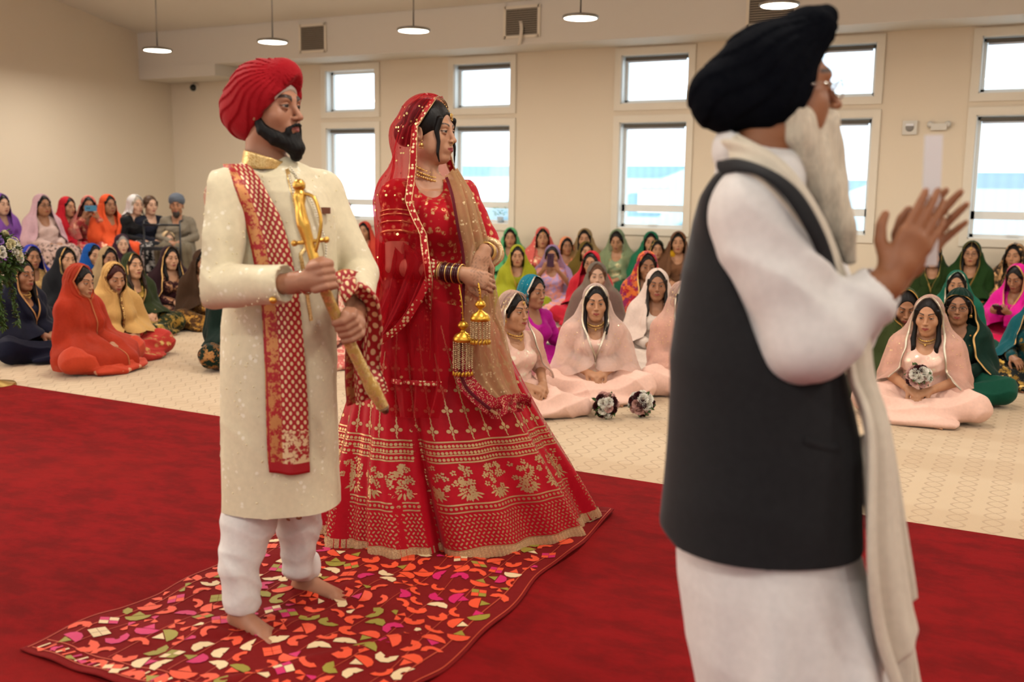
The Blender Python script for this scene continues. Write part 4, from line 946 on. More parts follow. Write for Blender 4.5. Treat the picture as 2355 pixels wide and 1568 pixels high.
# centre rows
person(1174, 547, 'person in a mint green scarf against the wall under the second window', va=-4, skin_='b', veilm=fab('#5FAF74'), tunic=fab('#58A56C'), q=0, seed=31.7, style='drape')
person(1190, 589, 'person in a lime green scarf and dress in front of the mint green one', va=0, skin_='b', veilm=fab('#98991E'), tunic=fab('#8E931C'), border=fab('#B48A3A'), q=0, seed=32.7, style='vee')
person(1248, 540, 'person in a salmon scarf with gold sequins against the wall', va=2, skin_='b', veilm=fab('#D9655C', pat='dots', ps=22, pt=.25, c2='#E9C9A0'), tunic=fab('#D6685C', pat='motif', ps=20, c2='#E8C7A0'), q=0, seed=14.1, style='open', amax=1.1, extras=('tikka',))
person(1303, 566, 'person in a peach orange scarf with short dark hair', va=12, skin_='c', veilm=fab('#EB9468'), tunic=fab('#E88A62'), q=0, seed=33.3, style='open', hr=.12, amax=1.3)
person(1345, 543, 'person in a sheer tan scarf against the wall left of the third window', va=-6, skin_='b', veilm=F('tan_net', '#C9A877', sheer=.35), tunic=fab('#B8935E'), q=0, seed=13.2, style='vee', long=.12)
person(1348, 579, 'person in an olive brown scarf behind the red scarf with glasses', va=10, skin_='b', veilm=fab('#5E4B17'), tunic=fab('#54431A', pat='print', c2='#8A7430', ps=20), q=0, seed=34.3, style='drape')
person(1360, 606, 'person in a red scarf and glasses behind the grey veil', va=-12, skin_='b', veilm=fab('#BE1E2E'), tunic=fab('#B81C30'), q=0, seed=35.3, style='open', extras=('glasses',), amax=1.25)
person(1373, 636, 'person in a thin grey veil right behind the front bridesmaid', va=4, skin_='e', veilm=F('grey_net', '#9E9284', sheer=.35), tunic=fab('#A8283A'), q=0, seed=9.9, style='wrap', haircol='#5A3C2A', amax=1.0)
person(1419, 550, 'person in a pale green net scarf with the head bowed', va=-10, skin_='b', veilm=F('green_net', '#A9B890', sheer=.25), tunic=fab('#93A27E', pat='motif', c2='#D8C89A', ps=14), q=0, seed=36.3, style='drape', hp=-.3, amax=1.1)
person(1497, 558, 'person with a teal edged scarf and dark parted hair under the third window', va=0, skin_='b', veilm=fab('#1F6B4A'), tunic=fab('#1E5C44'), q=0, seed=31.7, style='drape')
person(1511, 574, 'person in a dark green gold dotted scarf beside the yellow turban', va=8, skin_='b', veilm=fab('#1A2A1A', pat='dots', ps=26, c2='#B8963E'), tunic=fab('#1E2A1C'), border=GT, q=0, seed=14.1, style='open', amax=1.1)
kid = person(1543, 597, 'small child in a yellow turban right of the dotted green scarf', va=14, s=.72, skin_='b', tunic=fab('#1E3A6E'), trou=fab('#C8952A'), q=0, seed=37.3, style='none', hair='none')
turban_local('turban', seated_meshes(hair='none', style='none', seed=37.3)['HM'], fab('#D9A41E'), parent=kid)
person(1560, 549, 'person in a brown scarf against the wall beside the black waistcoat', va=0, skin_='b', veilm=fab('#6E4A32'), tunic=fab('#7A5238'), q=0, seed=31.7, style='drape')
PH2 = person(1270, 589, 'person in a lavender and pink scarf holding up a dark phone', va=-4, skin_='c', veilm=F('lavender_net', '#B79AC4', sheer=.18), tunic=fab('#E29A8C', pat='print', c2='#B79AC4', ps=12, metal2=0), q=1, seed=38.3, style='open', arms='phone', amax=1.25, sleeve=.4)
person(1227, 672, 'person in a teal hood and magenta dress turned to the right', va=46, skin_='c', veilm=fab('#0E6E82', pat='dots', ps=40, c2='#B8C0A8', pt=.18), tunic=fab('#B01088'), trou=fab('#B8108C'), border=SILV, q=1, seed=39.3, style='wrap', hem=.5, rcap=.2, amax=1.15, arms='knees')
person(1488, 612, 'person with a red and orange embroidered shawl over a dark green dress', va=10, skin_='c', veilm=fab('#B02238', pat='print', c2='#E0702C', ps=14, metal2=0, c3='#8E2A5A'), tunic=fab('#0D4A42'), trou=fab('#0E4A44'), border=GT, q=1, seed=40.3, style='drape', arms='fold', sleeve=.4, s=1.08, hp=-.12)
person(1511, 656, 'older smiling person in a cream shawl behind the hidden bridesmaid', va=2, skin_='c', veilm=fab('#E3CCBE', rough=.5), tunic=fab('#E4D2C4'), q=1, seed=41.3, style='drape', old=1, long=.1, haircol='#2E2824', s=1.02)
# right side
person(2080, 706, 'person in an olive green hood looking down behind the right bridesmaid', va=12, skin_='c', veilm=fab('#39431F'), tunic=fab('#33401C'), border=fab('#B98A45'), q=1, seed=42.3, style='wrap', hp=-.35, amax=1.1)
person(2205, 706, 'person with dark hair and glasses in a bottle green dress at the right', va=-4, skin_='c', veilm=fab('#0A2A20'), tunic=fab('#08251C', pat='dots', ps=20, pt=.12, c2='#A87C40'), trou=fab('#0B4A38'), border=GT, q=1, seed=43.3, style='open', extras=('glasses', 'earring'), amax=1.5, phi0=.9)
person(2200, 656, 'girl in an emerald green hood behind the glasses and bottle green dress', va=-2, skin_='b', veilm=fab('#0E5E4A'), tunic=fab('#0E4438'), border=SILV, q=1, seed=44.3, style='drape', s=.98)
person(2234, 582, 'person in forest green with glasses and a gold forehead jewel under the right window', va=-4, skin_='b', veilm=fab('#1C3A12'), tunic=fab('#16300F'), border=fab('#8A6A34'), q=0, seed=45.3, style='vee', extras=('glasses', 'tikka'), long=.15)
person(2146, 590, 'person in green with gold dots whose face is behind the raised hands', va=0, skin_='b', veilm=fab('#22350F'), tunic=fab('#2A3C14', pat='dots', ps=11, pt=.2, c2='#CDB36A'), border=fab('#B49250'), q=0, seed=13.2, style='vee', long=.12)
person(2333, 589, 'person in a black and peach scarf with an orange skirt near the right edge', va=-16, skin_='b', veilm=fab('#3A2E22', pat='print', c2='#C99A6A', ps=14), tunic=fab('#2E2A1E', pat='print', c2='#B98A5A', ps=18), trou=fab('#E0622C'), q=0, seed=31.7, style='drape')
PH3 = person(2338, 640, 'person in hot pink reading a black phone at the right edge', va=-24, skin_='c', veilm=fab('#D2128A'), tunic=fab('#CE1480'), trou=fab('#C8104A'), border=fab('#C99A5A'), q=1, seed=46.3, style='vee', arms='read', hp=-.3, amax=1.05)
person(2392, 690, 'person in a teal shawl lifting one braceleted hand at the right edge', va=-30, skin_='c', veilm=fab('#0D5A63'), tunic=fab('#0C4A50', pat='print', c2='#A88A4A', ps=14), trou=fab('#10181A', pat='print', c2='#A8843C', ps=12), border=GT, q=1, seed=47.3, style='drape', arms='chin')
# ------------------------------------------------------------------ standing figures, built in a frame turned with the view
ROT = math.atan2(HX[1], HX[0])
def G(px, py, D): p = at_dist(px, py, D); return np.array((p@HX, p@HF, p[2]))
def fl(px, py): p = on_floor(px, py); return np.array((p@HX, p@HF, 0.))
def VR(px, py): d = ray(px, py); d = d/np.linalg.norm(d); return np.array((d@HX, d@HF, d[2]))
def castv(sh, pts, off=.006, D0=1.2, back=None):
    """hit points on a shape seen at these pixels"""
    E = np.array((0, 0, CAMH)); d = np.array([VR(*p[:2]) for p in pts]); t = np.full(len(d), D0); best = np.full(len(d), 1e9); bt = t.copy()
    for _ in range(90):
        q = np.asfortranarray((E+d*t[:, None]).astype(f32)); s = sdf(sh, q)-off; m = s < best; best[m] = s[m]; bt[m] = t[m]; t = t+np.where(best < .0015, 0, np.maximum(s*.85, .001)); 
    ok = best < .01; return E+d*bt[:, None], ok
def root_at(x, y): p = HX*x+HF*y; return p
class Fig:
    """holds a root position and links meshes given in view-frame coordinates"""
    def __init__(s, x, y): s.o = np.array((x, y, 0.)); s.w = root_at(x, y)
    def body(s, V, Fq, ft, mat, label, cat='person'):
        s.root = link('person', mesh_of('person', V-s.o, Fq, attr={'feat': ft}), mat); s.root.location = s.w; s.root.rotation_euler = (0, 0, ROT); tag(s.root, label, cat); return s.root
    def add(s, name, V, Fq, mat, parent=None, uv=None): return link(name, mesh_of(name, V-s.o, Fq, uv=uv), mat, parent or s.root)
    def net(s, name, sh, lo, hi, st, mat, parent=None, sm=1, **k): V, Fq = net(sh, lo, hi, st, sm=sm, **k); return s.add(name, V, Fq, mat, parent)
    def geo(s, name, g, mat, parent=None, smooth_=True):
        for i in range(len(g.V)): g.V[i] = g.V[i]-s.o
        return g.link(name, mat, parent or s.root, smooth_)
    def grid(s, name, P, mat, parent=None, t=0., uvs=(1, 1)): 
        o = link(name, grid_mesh(name, P-s.o, uvs=uvs), mat, parent or s.root)
        if t: solid(o, t)
        return o
def own(fig, name, g, mat, label, cat, smooth_=True):
    """a separate thing placed in the same frame"""
    for i in range(len(g.V)): g.V[i] = g.V[i]-fig.o
    o = g.link(name, mat, None, smooth_); o.location = fig.w; o.rotation_euler = (0, 0, ROT); tag(o, label, cat); return o
def sheet(Lp, Rp, m=60, n=24, amp=.012, nf=3., seed=0., bow=0., wave=0.):
    """cloth between two edges given as (px, py, D)"""
    A = bezier([G(*p) for p in Lp], m*3); Bz = bezier([G(*p) for p in Rp], m*3); ia = np.linspace(0, len(A)-1, m).round().astype(int); ib = np.linspace(0, len(Bz)-1, m).round().astype(int); A = A[ia]; Bz = Bz[ib]
    u = np.linspace(0, 1, n)[None, :, None]; P = A[:, None]*(1-u)+Bz[:, None]*u; N = norm_grid(P); N = np.where((N[..., 1:2] > 0), -N, N)
    uu = u[..., 0]; vv = np.linspace(0, 1, m)[:, None]
    h = amp*np.sin(uu*nf*2*PI+seed+1.6*vv+.8*np.sin(vv*4+seed))+amp*.5*np.sin(uu*nf*3.7*PI+seed*2-2*vv)+bow*np.sin(uu*PI)+wave*np.sin(vv*9+seed)
    return P+N*h[..., None]
def path_ribbon(pts, w, n=80, nrm=(0, -1, .1), flat=None):
    c = bezier(pts, n); t = np.gradient(c, axis=0); t /= np.linalg.norm(t, axis=1)[:, None]; s = np.cross(t, nrm); s /= np.linalg.norm(s, axis=1)[:, None]; k = np.linspace(-.5, .5, 4)
    return c[:, None]+s[:, None]*(k*w)[None, :, None]+np.array(nrm)*(.002*(1-np.abs(k)*2))[None, :, None]
def hero_head(a, c, s=1., pitch=0., roll=0.): return frame(c, rx=pitch, ry=roll, rz=PI+math.radians(a), s=s)
def to_head(HM, V): Mi = np.linalg.inv(HM); return V@Mi[:3, :3].T+Mi[:3, 3]
def hgeo(HM, g):
    for i in range(len(g.V)): g.V[i] = g.V[i]@HM[:3, :3].T+HM[:3, 3]
    return g
def trim_mat(name, base, c2, scale=90, fill=.5):
    return fabric(name, base, pat='motif', ps=scale, pt=fill, c2=c2, metal2=.7)
# ===================================================================== GROOM
D0 = 3.33; gr = Fig(*G(622, 1300, D0)[:2]); HMg = hero_head(66, G(624, 250, D0+.0), 1.0, pitch=.03)
SKG = skin('skin_groom', '#A87459', lips='#96504A', brow='#100B09')
shR, elR, wrR = G(512, 452, 3.22), G(494, 660, 3.1), G(668, 652, 2.98)
shL, elL, wrL = G(735, 446, 3.45), G(828, 628, 3.42), G(823, 700, 3.2)
heelR, toeR = fl(545, 1442), fl(626, 1478); heelL, toeL = fl(690, 1362), fl(812, 1388)
def groom_body(sh):
    tab = [(G(0, y, D0)[2], G((l+r)/2, y, D0)[0], D0, (r-l)/2/703., b, 0) for y, l, r, b in ((1010, 560, 720, .11), (900, 545, 735, .13), (800, 545, 740, .13), (640, 560, 735, .11), (500, 545, 740, .11), (420, 555, 720, .09))]
    sh.tube(tab, k=.02); sh.chain([shR, G(600, 400, D0), G(650, 400, D0), shL], [.055, .05, .05, .055], k=.04)
    sh.chain([shR, elR, wrR], [.05, .042, .03], k=.02); sh.chain([shL, elL, wrL], [.05, .042, .03], k=.02)
    for h, t, kx, ky in ((heelR, toeR, G(580, 1170, 3.3), 1), (heelL, toeL, G(680, 1170, 3.38), 1)): sh.chain([kx+(0, 0, .3), kx, h+(0, .0, .1)], [.07, .055, .036], k=.03); foot_sdf(sh, h, t-h, s=.95, side=1)
# fists round the scabbard
sw = [G(688, 436, 3.02), G(712, 560, 2.99), G(742, 655, 2.98), G(768, 715, 3.03), G(797, 775, 3.06), G(850, 880, 3.1), G(884, 940, 3.12)]
def fist(sh, wr, c, ax, s=1., flip=1):
    """hand closed round an axis at c"""
    ax = np.array(ax, float); ax /= np.linalg.norm(ax); v = c-wr; v /= np.linalg.norm(v); x = v-ax*(v@ax); x /= np.linalg.norm(x); y = np.cross(ax, x)*flip
    if y[1] > 0: y = -y      # knuckles towards the lens
    sh.chain([wr, c-x*.035+y*.012], [.029, .033], k=.02)
    sh.ell(c-x*.012+y*.014, (.042, .036, .03), k=.02)
    for i in range(4):
        o = c+ax*(.034-.0215*i)+(0, 0, 0); r = .0118-.0006*i
        pts = [o-x*.02+y*.034, o+x*.016+y*.04, o+x*.036+y*.016, o+x*.03-y*.014, o+x*.008-y*.024]
        sh.chain(pts, [r*1.15, r*1.1, r, r*.95, r*.85], k=.005)
    sh.chain([c-x*.03+ax*(-.0)+y*.0-ax*-.02, c-x*.012+ax*.045+y*.02, c+x*.018+ax*.05+y*.022, c+x*.036+ax*.036+y*.016], [.017, .0135, .0115, .0095], k=.01)
b = Shape(); groom_body(b)
axs = sw[0]-sw[2]; fist(b, wrR+(G(690, 648, 2.98)-wrR)*.6, G(741, 640, 2.975)+(0, 0, 0), axs); fist(b, wrL, G(797, 752, 3.06), sw[3]-sw[5])
b.M = HMg; neck_sdf(b, G(612, 385, D0+.01), .058); head_sdf(b, male=1, nose=1); b.M = I4
hc = HMg[:3, 3]; xl, xh = G(430, 700, D0)[0], G(900, 700, D0)[0]
V, Fq = net(b, (xl, 2.82, -.005), (xh, 3.65, hc[2]+.14), .009, fx=[(hc[0]-.11, hc[0]+.12, .0022), (G(690, 0, 3)[0], G(850, 0, 3)[0], .004)], fy=[(hc[1]-.13, hc[1]+.11, .0022), (2.88, 3.16, .004)], fz=[(hc[2]-.135, hc[2]+.12, .0022), (G(0, 790, 3)[2], G(0, 590, 3)[2], .004), (0, .11, .005)], sm=1)
L = to_head(HMg, V); ft = head_feat(L, gaze=.6, male=1, brow_t=.0052); ft[V[:, 2] < hc[2]-.15] = 0
gr.body(V, Fq, ft, SKG, 'person in a cream embroidered coat and red turban holding a golden sheathed sword')
# beard
bd = Shape(); bd.M = HMg
for s in (-1, 1):
    bd.chain([(s*.069, -.008, -.03), (s*.064, .012, -.07), (s*.045, .045, -.096), (s*.02, .07, -.112)], [.012, .02, .025, .024], k=.02)
    bd.chain([(s*.03, .082, -.083), (s*.0255, .088, -.066), (s*.012, .1, -.0565), (0, .103, -.055)], [.0065, .0055, .0055, .005], k=.005)
    bd.chain([(s*.029, .08, -.072), (s*.024, .078, -.1)], [.007, .012], k=.012)
bd.chain([(0, .083, -.1), (0, .09, -.128), (0, .088, -.15)], [.02, .028, .02], k=.02); bd.cap((0, .096, -.083), (0, .09, -.1), .007, .011, k=.01)
bd.cap((-.017, .097, -.0685), (.017, .097, -.0685), .0062, op='-', k=.004)
bd.warp(lambda P: .0012*np.sin(P[:, 0]*400)*np.sin(P[:, 1]*300+P[:, 2]*200))
gr.net('beard', bd, hc-.17, hc+.14, .003, hairmat('beard_black', '#0E0B0A', .6))
# turban
def dastar(sh, HM, chainpts, rs, f, peak, n=11., amp=.005):
    sh.M = HM; sh.chain(chainpts, rs, k=0)
    sh.fn(f, k=.006, op='-')
    pk = np.array(peak)
    def w(P):
        a = np.arctan2(P[:, 2]-pk[2], P[:, 1]-pk[1])*n/PI*2+P[:, 0]*6+.25*np.sin(P[:, 1]*30+P[:, 2]*17); fr = a-np.floor(a); r = np.sqrt((P[:, 1]-pk[1])**2+(P[:, 2]-pk[2])**2)
        return amp*(1-fr)*np.clip(r*18, 0, 1)*np.where(fr > .9, (1-fr)*10, 1)+.0006*np.sin(a*55)
    sh.warp(w); return sh
def tf_g(P):   # below the brow line is cut away (distance negative inside the cut)
    return -((P[:, 1]*.72-P[:, 2]*.69)-.013-.27*np.abs(P[:, 0]))
tb = Shape(); dastar(tb, HMg, [(0, -.085, .0), (0, -.02, .045), (0, .045, .09)], [.092, .116, .068], tf_g, (0, .085, .125), n=9, amp=.006)
tb.ell((0, -.06, .005), (.103, .115, .11), k=.03)
tb.ops = [tb.ops[0], tb.ops[2], tb.ops[1]]
RED = fabric('turban_red', '#9C0A18', rough=.8, weave=1.4)
gr.net('turban', tb, hc-.24, hc+.24, .0036, RED, sm=1)
fb = Shape(); fb.M = HMg; fb.ell((0, -.012, .03), (.081, .102, .089), k=0); fb.fn(lambda P: -((P[:, 1]*.72-P[:, 2]*.69)-.019-.12*np.abs(P[:, 0])), op='-'); gr.net('under_turban', fb, hc-.15, hc+.16, .005, plain('cap_white', '#D8CFC2', .8))
# coat
CREAM = fabric('cream_brocade', '#DFD2B2', rough=.6, pat='flower', ps=17, pt=.3, c2='#EFE6D0', metal2=.0, sheen=.1)
ct = Shape()
rowsC = ((1190, 490, 793, .195), (1100, 493, 787, .185), (1000, 497, 781, .18), (900, 500, 777, .172), (800, 503, 776, .165), (700, 515, 778, .155), (620, 528, 776, .145), (540, 535, 772, .14), (470, 532, 765, .13), (430, 545, 745, .12), (395, 575, 705, .09))
ct.tube([(G(0, y, D0)[2], G((l+r)/2, y, D0)[0], D0-.01, (r-l)/2/703., bb, 0) for y, l, r, bb in rowsC], k=0)
ct.chain([shR+(.0, 0, -.005), G(590, 402, D0), G(655, 402, D0), shL], [.074, .058, .058, .07], k=.05)
ct.chain([shR, (shR+elR)/2+(-.005, 0, 0), elR, wrR+(-.01, 0, 0)], [.084, .083, .068, .057], k=.035); ct.chain([shL, elL, wrL+(0, .01, .02)], [.078, .062, .05], k=.035)
ct.cap(wrR+(wrR-elR)/np.linalg.norm(wrR-elR)*.04, wrR+(wrR-elR)/np.linalg.norm(wrR-elR)*.2, .075, op='-', k=.004)
vv_ = (wrL-elL)/np.linalg.norm(wrL-elL); ct.cap(wrL+vv_*.055, wrL+vv_*.2, .07, op='-', k=.004)
zh = G(640, 1192, D0-.18)[2]
ct.tube([(zh-.1, G(641, 1190, D0)[0], D0, .19, .165, 0), (zh+.3, G(641, 1190, D0)[0], D0, .175, .15, 0)], op='-', k=.01)
ct.cap(G(508, 1230, 3.1), G(506, 940, 3.1), .004, op='-', k=.006); ct.cap(G(508, 1230, 3.2), G(506, 940, 3.2), .005, op='-', k=.006)
def coatfold(P):
    z = P[:, 2]; x = P[:, 0]; y = P[:, 1]
    lo = np.clip((.95-z)*1.6, 0, 1)
    arm = np.clip(((hc[0]-.11)-x)*14, 0, 1)*np.clip((z-1.0)*6, 0, 1)
    f = lo*.007*np.sin(x*36+1.5*np.sin(z*3)+.6)*np.clip((x-hc[0]+.05)*6, .25, 1)
    f += arm*.0075*(np.abs(np.sin((z*34+x*20+1.2*np.sin(x*20))))**.7-.5)
    fo = np.clip((1.13-z)*10, 0, 1)*np.clip((z-1.0)*10, 0, 1)
    return f+.004*crease(P, (.8, .1, .6), .13, 1., seed=2)*(1-lo*.5)
ct.warp(coatfold)
coat = gr.net('sherwani_coat', ct, (G(425, 0, 3)[0], 2.86, zh+.0), (G(880, 0, 3.4)[0], 3.62, G(0, 380, D0)[2]+.08), .0055, CREAM, sm=1)
# collar, placket, cuff button
cl = Shape(); nb = G(613, 368, D0); cl.tube([(nb[2]-.03, nb[0]-.004, nb[1]-.004, .078, .078, 0), (nb[2]+.035, nb[0]+.004, nb[1]-.012, .071, .071, 0)], k=0); cl.tube([(nb[2]-.08, nb[0], nb[1]-.004, .068, .068, 0), (nb[2]+.09, nb[0], nb[1]-.012, .064, .064, 0)], op='-', k=.003)
cl.fn(lambda P, o=nb: (P[:, 2]-o[2]-.016+.3*(P[:, 0]-o[0])), op='&', k=.005)
ZARI = fabric('gold_zari', '#C79C58', rough=.45, pat='motif', ps=110, pt=.5, c2='#E8C98C', metal2=.9)
gr.net('collar', cl, nb-.12, nb+.12, .004, ZARI, coat)
P_, ok = castv(ct, [(658, y) for y in np.linspace(385, 700, 2)], .003)
pl = castv(ct, [(660+i*3.2*(1 if i < 14 else .7), 388+i*14) for i in range(26)], .003)[0]; gr.grid('placket', path_ribbon(pl, .012, 60), ZARI, coat)
bt, _ = castv(ct, [(628, 690)], .004); gr.geo('cuff_button', Geo().ball(bt[0], .012, 10), gold(), coat)
g = Geo()
rr = np.random.RandomState(3); px_ = [(rr.uniform(455, 775), rr.uniform(400, 1170)) for _ in range(700)]; px_ = [p for p in px_ if 520 < p[0] < 770 or p[1] < 700]
px_ = [p for p in px_ if rr.rand() < .25]
hp, ok = castv(ct, px_, .001)
for p, o in zip(hp, ok):
    if o: g.ball(p, .0026, 5, sq=(1, .4, 1))
g_ = gr.geo('sequins', g, plain('sequin_pale', '#FBEEC4', .15), coat); tag(g_, kind='stuff')
# trousers
WHT = fabric('white_cotton_silk', '#E2DDD8', rough=.55, sheen=.15)
tr = Shape()
cuR, cuL = heelR+(0.02, -.0, .085), heelL+(.015, 0, .1)
tr.chain([G(592, 1100, 3.29), G(572, 1195, 3.25), G(549, 1300, 3.2), cuR], [.09, .092, .066, .062], k=.0); tr.chain([G(680, 1120, 3.4), G(688, 1210, 3.42), G(684, 1300, 3.42), cuL], [.095, .075, .054, .064], k=.02)
tr.fn(lambda P, z0=.06: (z0+.0-P[:, 2])-.12*np.clip(P[:, 0]-cuR[0], -1, .1)*0, op='&')
tr.warp(lambda P: crease(P, (.2, .2, 1.), .075, .005, b=(1, 1, .3), seed=1)*np.clip((.5-P[:, 2])*4, .4, 1)+crease(P, (.9, .4, .3), .09, .005, seed=5))
gr.net('trousers', tr, (xl, 2.95, .02), (xh, 3.62, .62), .0055, WHT, sm=1)
# stole with gold dots
def stolemat(name, base='#A3101A', zc='#C98A54'):
    t = NT(name); uvn = t.coord('UV'); sp = t.n('ShaderNodeSeparateXYZ'); t.l(uvn, sp.inputs[0]); u, v = sp.outputs[0], sp.outputs[1]
    co = t.coord('Object')
    m = t.n('ShaderNodeCombineXYZ'); t.set(m.inputs[0], t.math('MULTIPLY', u, 1.)); t.set(m.inputs[1], v)
    def dots(nu, nv, ou, ov):
        a = t.math('SUBTRACT', t.math('FRACT', t.math('ADD', t.math('MULTIPLY', u, nu), ou)), .5); b_ = t.math('SUBTRACT', t.math('FRACT', t.math('ADD', t.math('MULTIPLY', v, nv), ov)), .5)
        a = t.math('MULTIPLY', a, 1.15); return t.math('SQRT', t.math('ADD', t.math('MULTIPLY', a, a), t.math('MULTIPLY', b_, b_)))
    d = t.math('MINIMUM', dots(6, 34, 0, 0), dots(6, 34, .5, .5)); dm = t.ramp(d, .27, .2)
    zone = t.math('GREATER_THAN', u, .36); endz = t.math('GREATER_THAN', v, .865); hemz = t.math('GREATER_THAN', v, .965)
    z1 = t.ramp(t.noise(co, 34., 5, .75), .47, .53); z2 = t.ramp(t.voro(co, 46., rand=.5), .4, .2); br = t.math('MAXIMUM', z1, z2)
    ln = t.math('LESS_THAN', t.math('ABSOLUTE', t.math('SUBTRACT', u, .045)), .02)
    br = t.math('MULTIPLY', br, t.math('SUBTRACT', 1., ln))
    pat = t.math('ADD', t.math('MULTIPLY', zone, dm), t.math('MULTIPLY', t.math('SUBTRACT', 1., zone), br))
    pat = t.math('ADD', t.math('MULTIPLY', pat, t.math('SUBTRACT', 1., endz)), t.math('MULTIPLY', endz, br)); pat = t.math('MULTIPLY', pat, t.math('SUBTRACT', 1., hemz), clamp=True)
    gc = t.mix(zone, col(zc), col('#E8CFA0'))
    t.set(t.b.inputs['Base Color'], t.mix(pat, col(base), gc)); t.set(t.b.inputs['Metallic'], t.math('MULTIPLY', pat, .5)); t.b.inputs['Roughness'].default_value = .5; return t.m
STOLE = stolemat('stole_red_gold')
rows = [(372, 512, 566), (388, 516, 582), (410, 530, 600), (440, 545, 615), (500, 563, 648), (560, 578, 665), (640, 594, 681), (700, 603, 690), (770, 607, 697), (850, 611, 704), (930, 613, 709), (1000, 615, 711), (1050, 617, 712), (1082, 621, 713)]
ys = np.linspace(378, 1084, 110); yr = [r[0] for r in rows]; nU = 16
pix = [(np.interp(y, yr, [r[1] for r in rows])*(1-u)+np.interp(y, yr, [r[2] for r in rows])*u, y+6*math.sin(u*3)*(y > 1040)) for y in ys for u in np.linspace(0, 1, nU)]
ct0 = Shape(); ct0.ops = ct.ops[:2]; hp, ok = castv(ct0, pix, .008); P = hp.reshape(110, nU, 3)
for _ in range(2): P[1:-1] = .25*P[:-2]+.5*P[1:-1]+.25*P[2:]
uu = np.linspace(0, 1, nU)[None]; vv = np.linspace(0, 1, 110)[:, None]
P[..., 1] -= .004+.006*np.abs(np.sin(uu*4+vv*5))+.004*np.sin(uu*9+vv*3)
back = [G(500, 374, D0+.02), G(520, 380, D0+.16), G(540, 470, D0+.2)]
gr.grid('stole', P, STOLE, None, .004)
# the other end of the stole, over the left forearm
P = sheet([(765, 655, 3.12), (772, 640, 3.2), (800, 632, 3.26), (840, 660, 3.3), (806, 770, 3.3), (800, 860, 3.3), (803, 932, 3.3)], [(790, 690, 3.05), (820, 662, 3.08), (858, 690, 3.12), (868, 760, 3.2), (866, 840, 3.25), (880, 880, 3.25), (888, 905, 3.25)], 90, 34, .014, 2.6, 1., bow=.02)
gr.grid('stole_end', P, STOLE, None, .003, uvs=(1.6, .5))
# pearls, brooch, bracelet
def beads(pts, r=.0042, step=.0085):
    c = bezier(pts, 200); d = np.r_[0, np.cumsum(np.linalg.norm(np.diff(c, axis=0), axis=1))]; g = Geo()
    for s in np.arange(0, d[-1], step): g.ball([np.interp(s, d, c[:, q]) for q in range(3)], r, 6)
    return g
mp, _ = castv(ct, [(668, 384), (692, 420), (716, 462), (738, 520), (750, 570), (742, 606), (722, 600), (704, 560), (690, 510), (676, 450), (664, 400)], .008)
gr.geo('pearl_necklace', beads(mp), plain('pearl', '#E6DCC4', .25), None)
mp, _ = castv(ct, [(748, 484), (765, 486)], .004); gr.geo('pocket_square', Geo().box(mp[0], (.016, .006, .01)), plain('pocket_brown', '#7A4A34', .8), coat, False)
bw = wrR+(G(690, 648, 2.98)-wrR)*1.1; va = (wrR-elR)/np.linalg.norm(wrR-elR)
def ring(c, ax, r, t, n=28): 
    ax = ax/np.linalg.norm(ax); e1 = np.cross(ax, (0, 0, 1.)); e1 /= np.linalg.norm(e1); e2 = np.cross(ax, e1); a = np.linspace(0, 2*PI, n+1)[:-1]
    return Geo().tube(c+r*(np.cos(a)[:, None]*e1+np.sin(a)[:, None]*e2), t, 8, closed=True)
gr.geo('steel_bracelet', ring(G(704, 648, 2.98), va+np.array((.1, 0, .05)), .034, .005), plain('steel', '#C9C4B8', .15, 1.)); gr.geo('red_thread', ring(G(686, 650, 2.98), va, .032, .0022), plain('red_thread', '#B3141C', .7))
# sword: hilt, guard and scabbard
GS = gold('sword_gold', '#D6A64C', .28)
kp = Geo(); cpt = bezier(sw[2:], 40); kp.tube(cpt, np.interp(np.linspace(0, 1, len(cpt)), [0, .6, .72, .8, 1.], [.0165, .019, .0185, .024, .017]), 14)
SWROOT = own(gr, 'sword', kp, fabric('scabbard_gold', '#B98F4A', rough=.45, pat='motif', ps=60, pt=.35, c2='#E6C98A', metal2=.8), 'curved ceremonial sword in a gold scabbard held across the cream coat', 'sword')
g = Geo(); g.tube([sw[6]-(sw[6]-sw[5])*.06, sw[6]+(sw[6]-sw[5])*.16], [.0185, .008], 12); gr.geo('chape', g, plain('old_silver', '#6E6658', .3, .9), SWROOT)
g = Geo(); hl = bezier([sw[0], (sw[0]+sw[1])/2+(-.006, -.01, 0), sw[1], sw[2]], 30); g.tube(hl, np.interp(np.linspace(0, 1, len(hl)), [0, .08, .2, .45, .7, 1], [.012, .02, .0145, .02, .015, .017]), 12); g.ball(sw[0]+(0, 0, .012), .02, 10); gr.geo('hilt', g, GS, SWROOT)
g = Geo(); g.tube(bezier([sw[0]+(.005, -.005, -.01), G(722, 455, 3.0), G(738, 510, 2.98), G(728, 570, 2.98), sw[1]+(.012, 0, -.03)], 30), .0055, 8); g.tube([sw[1]+(-.045, 0, .0), sw[1]+(.05, -.004, .012)], [.006, .006], 8); g.ball(sw[1]+(-.045, 0, 0), .01, 8); g.ball(sw[1]+(.05, -.004, .012), .01, 8); gr.geo('guard', g, GS, SWROOT)
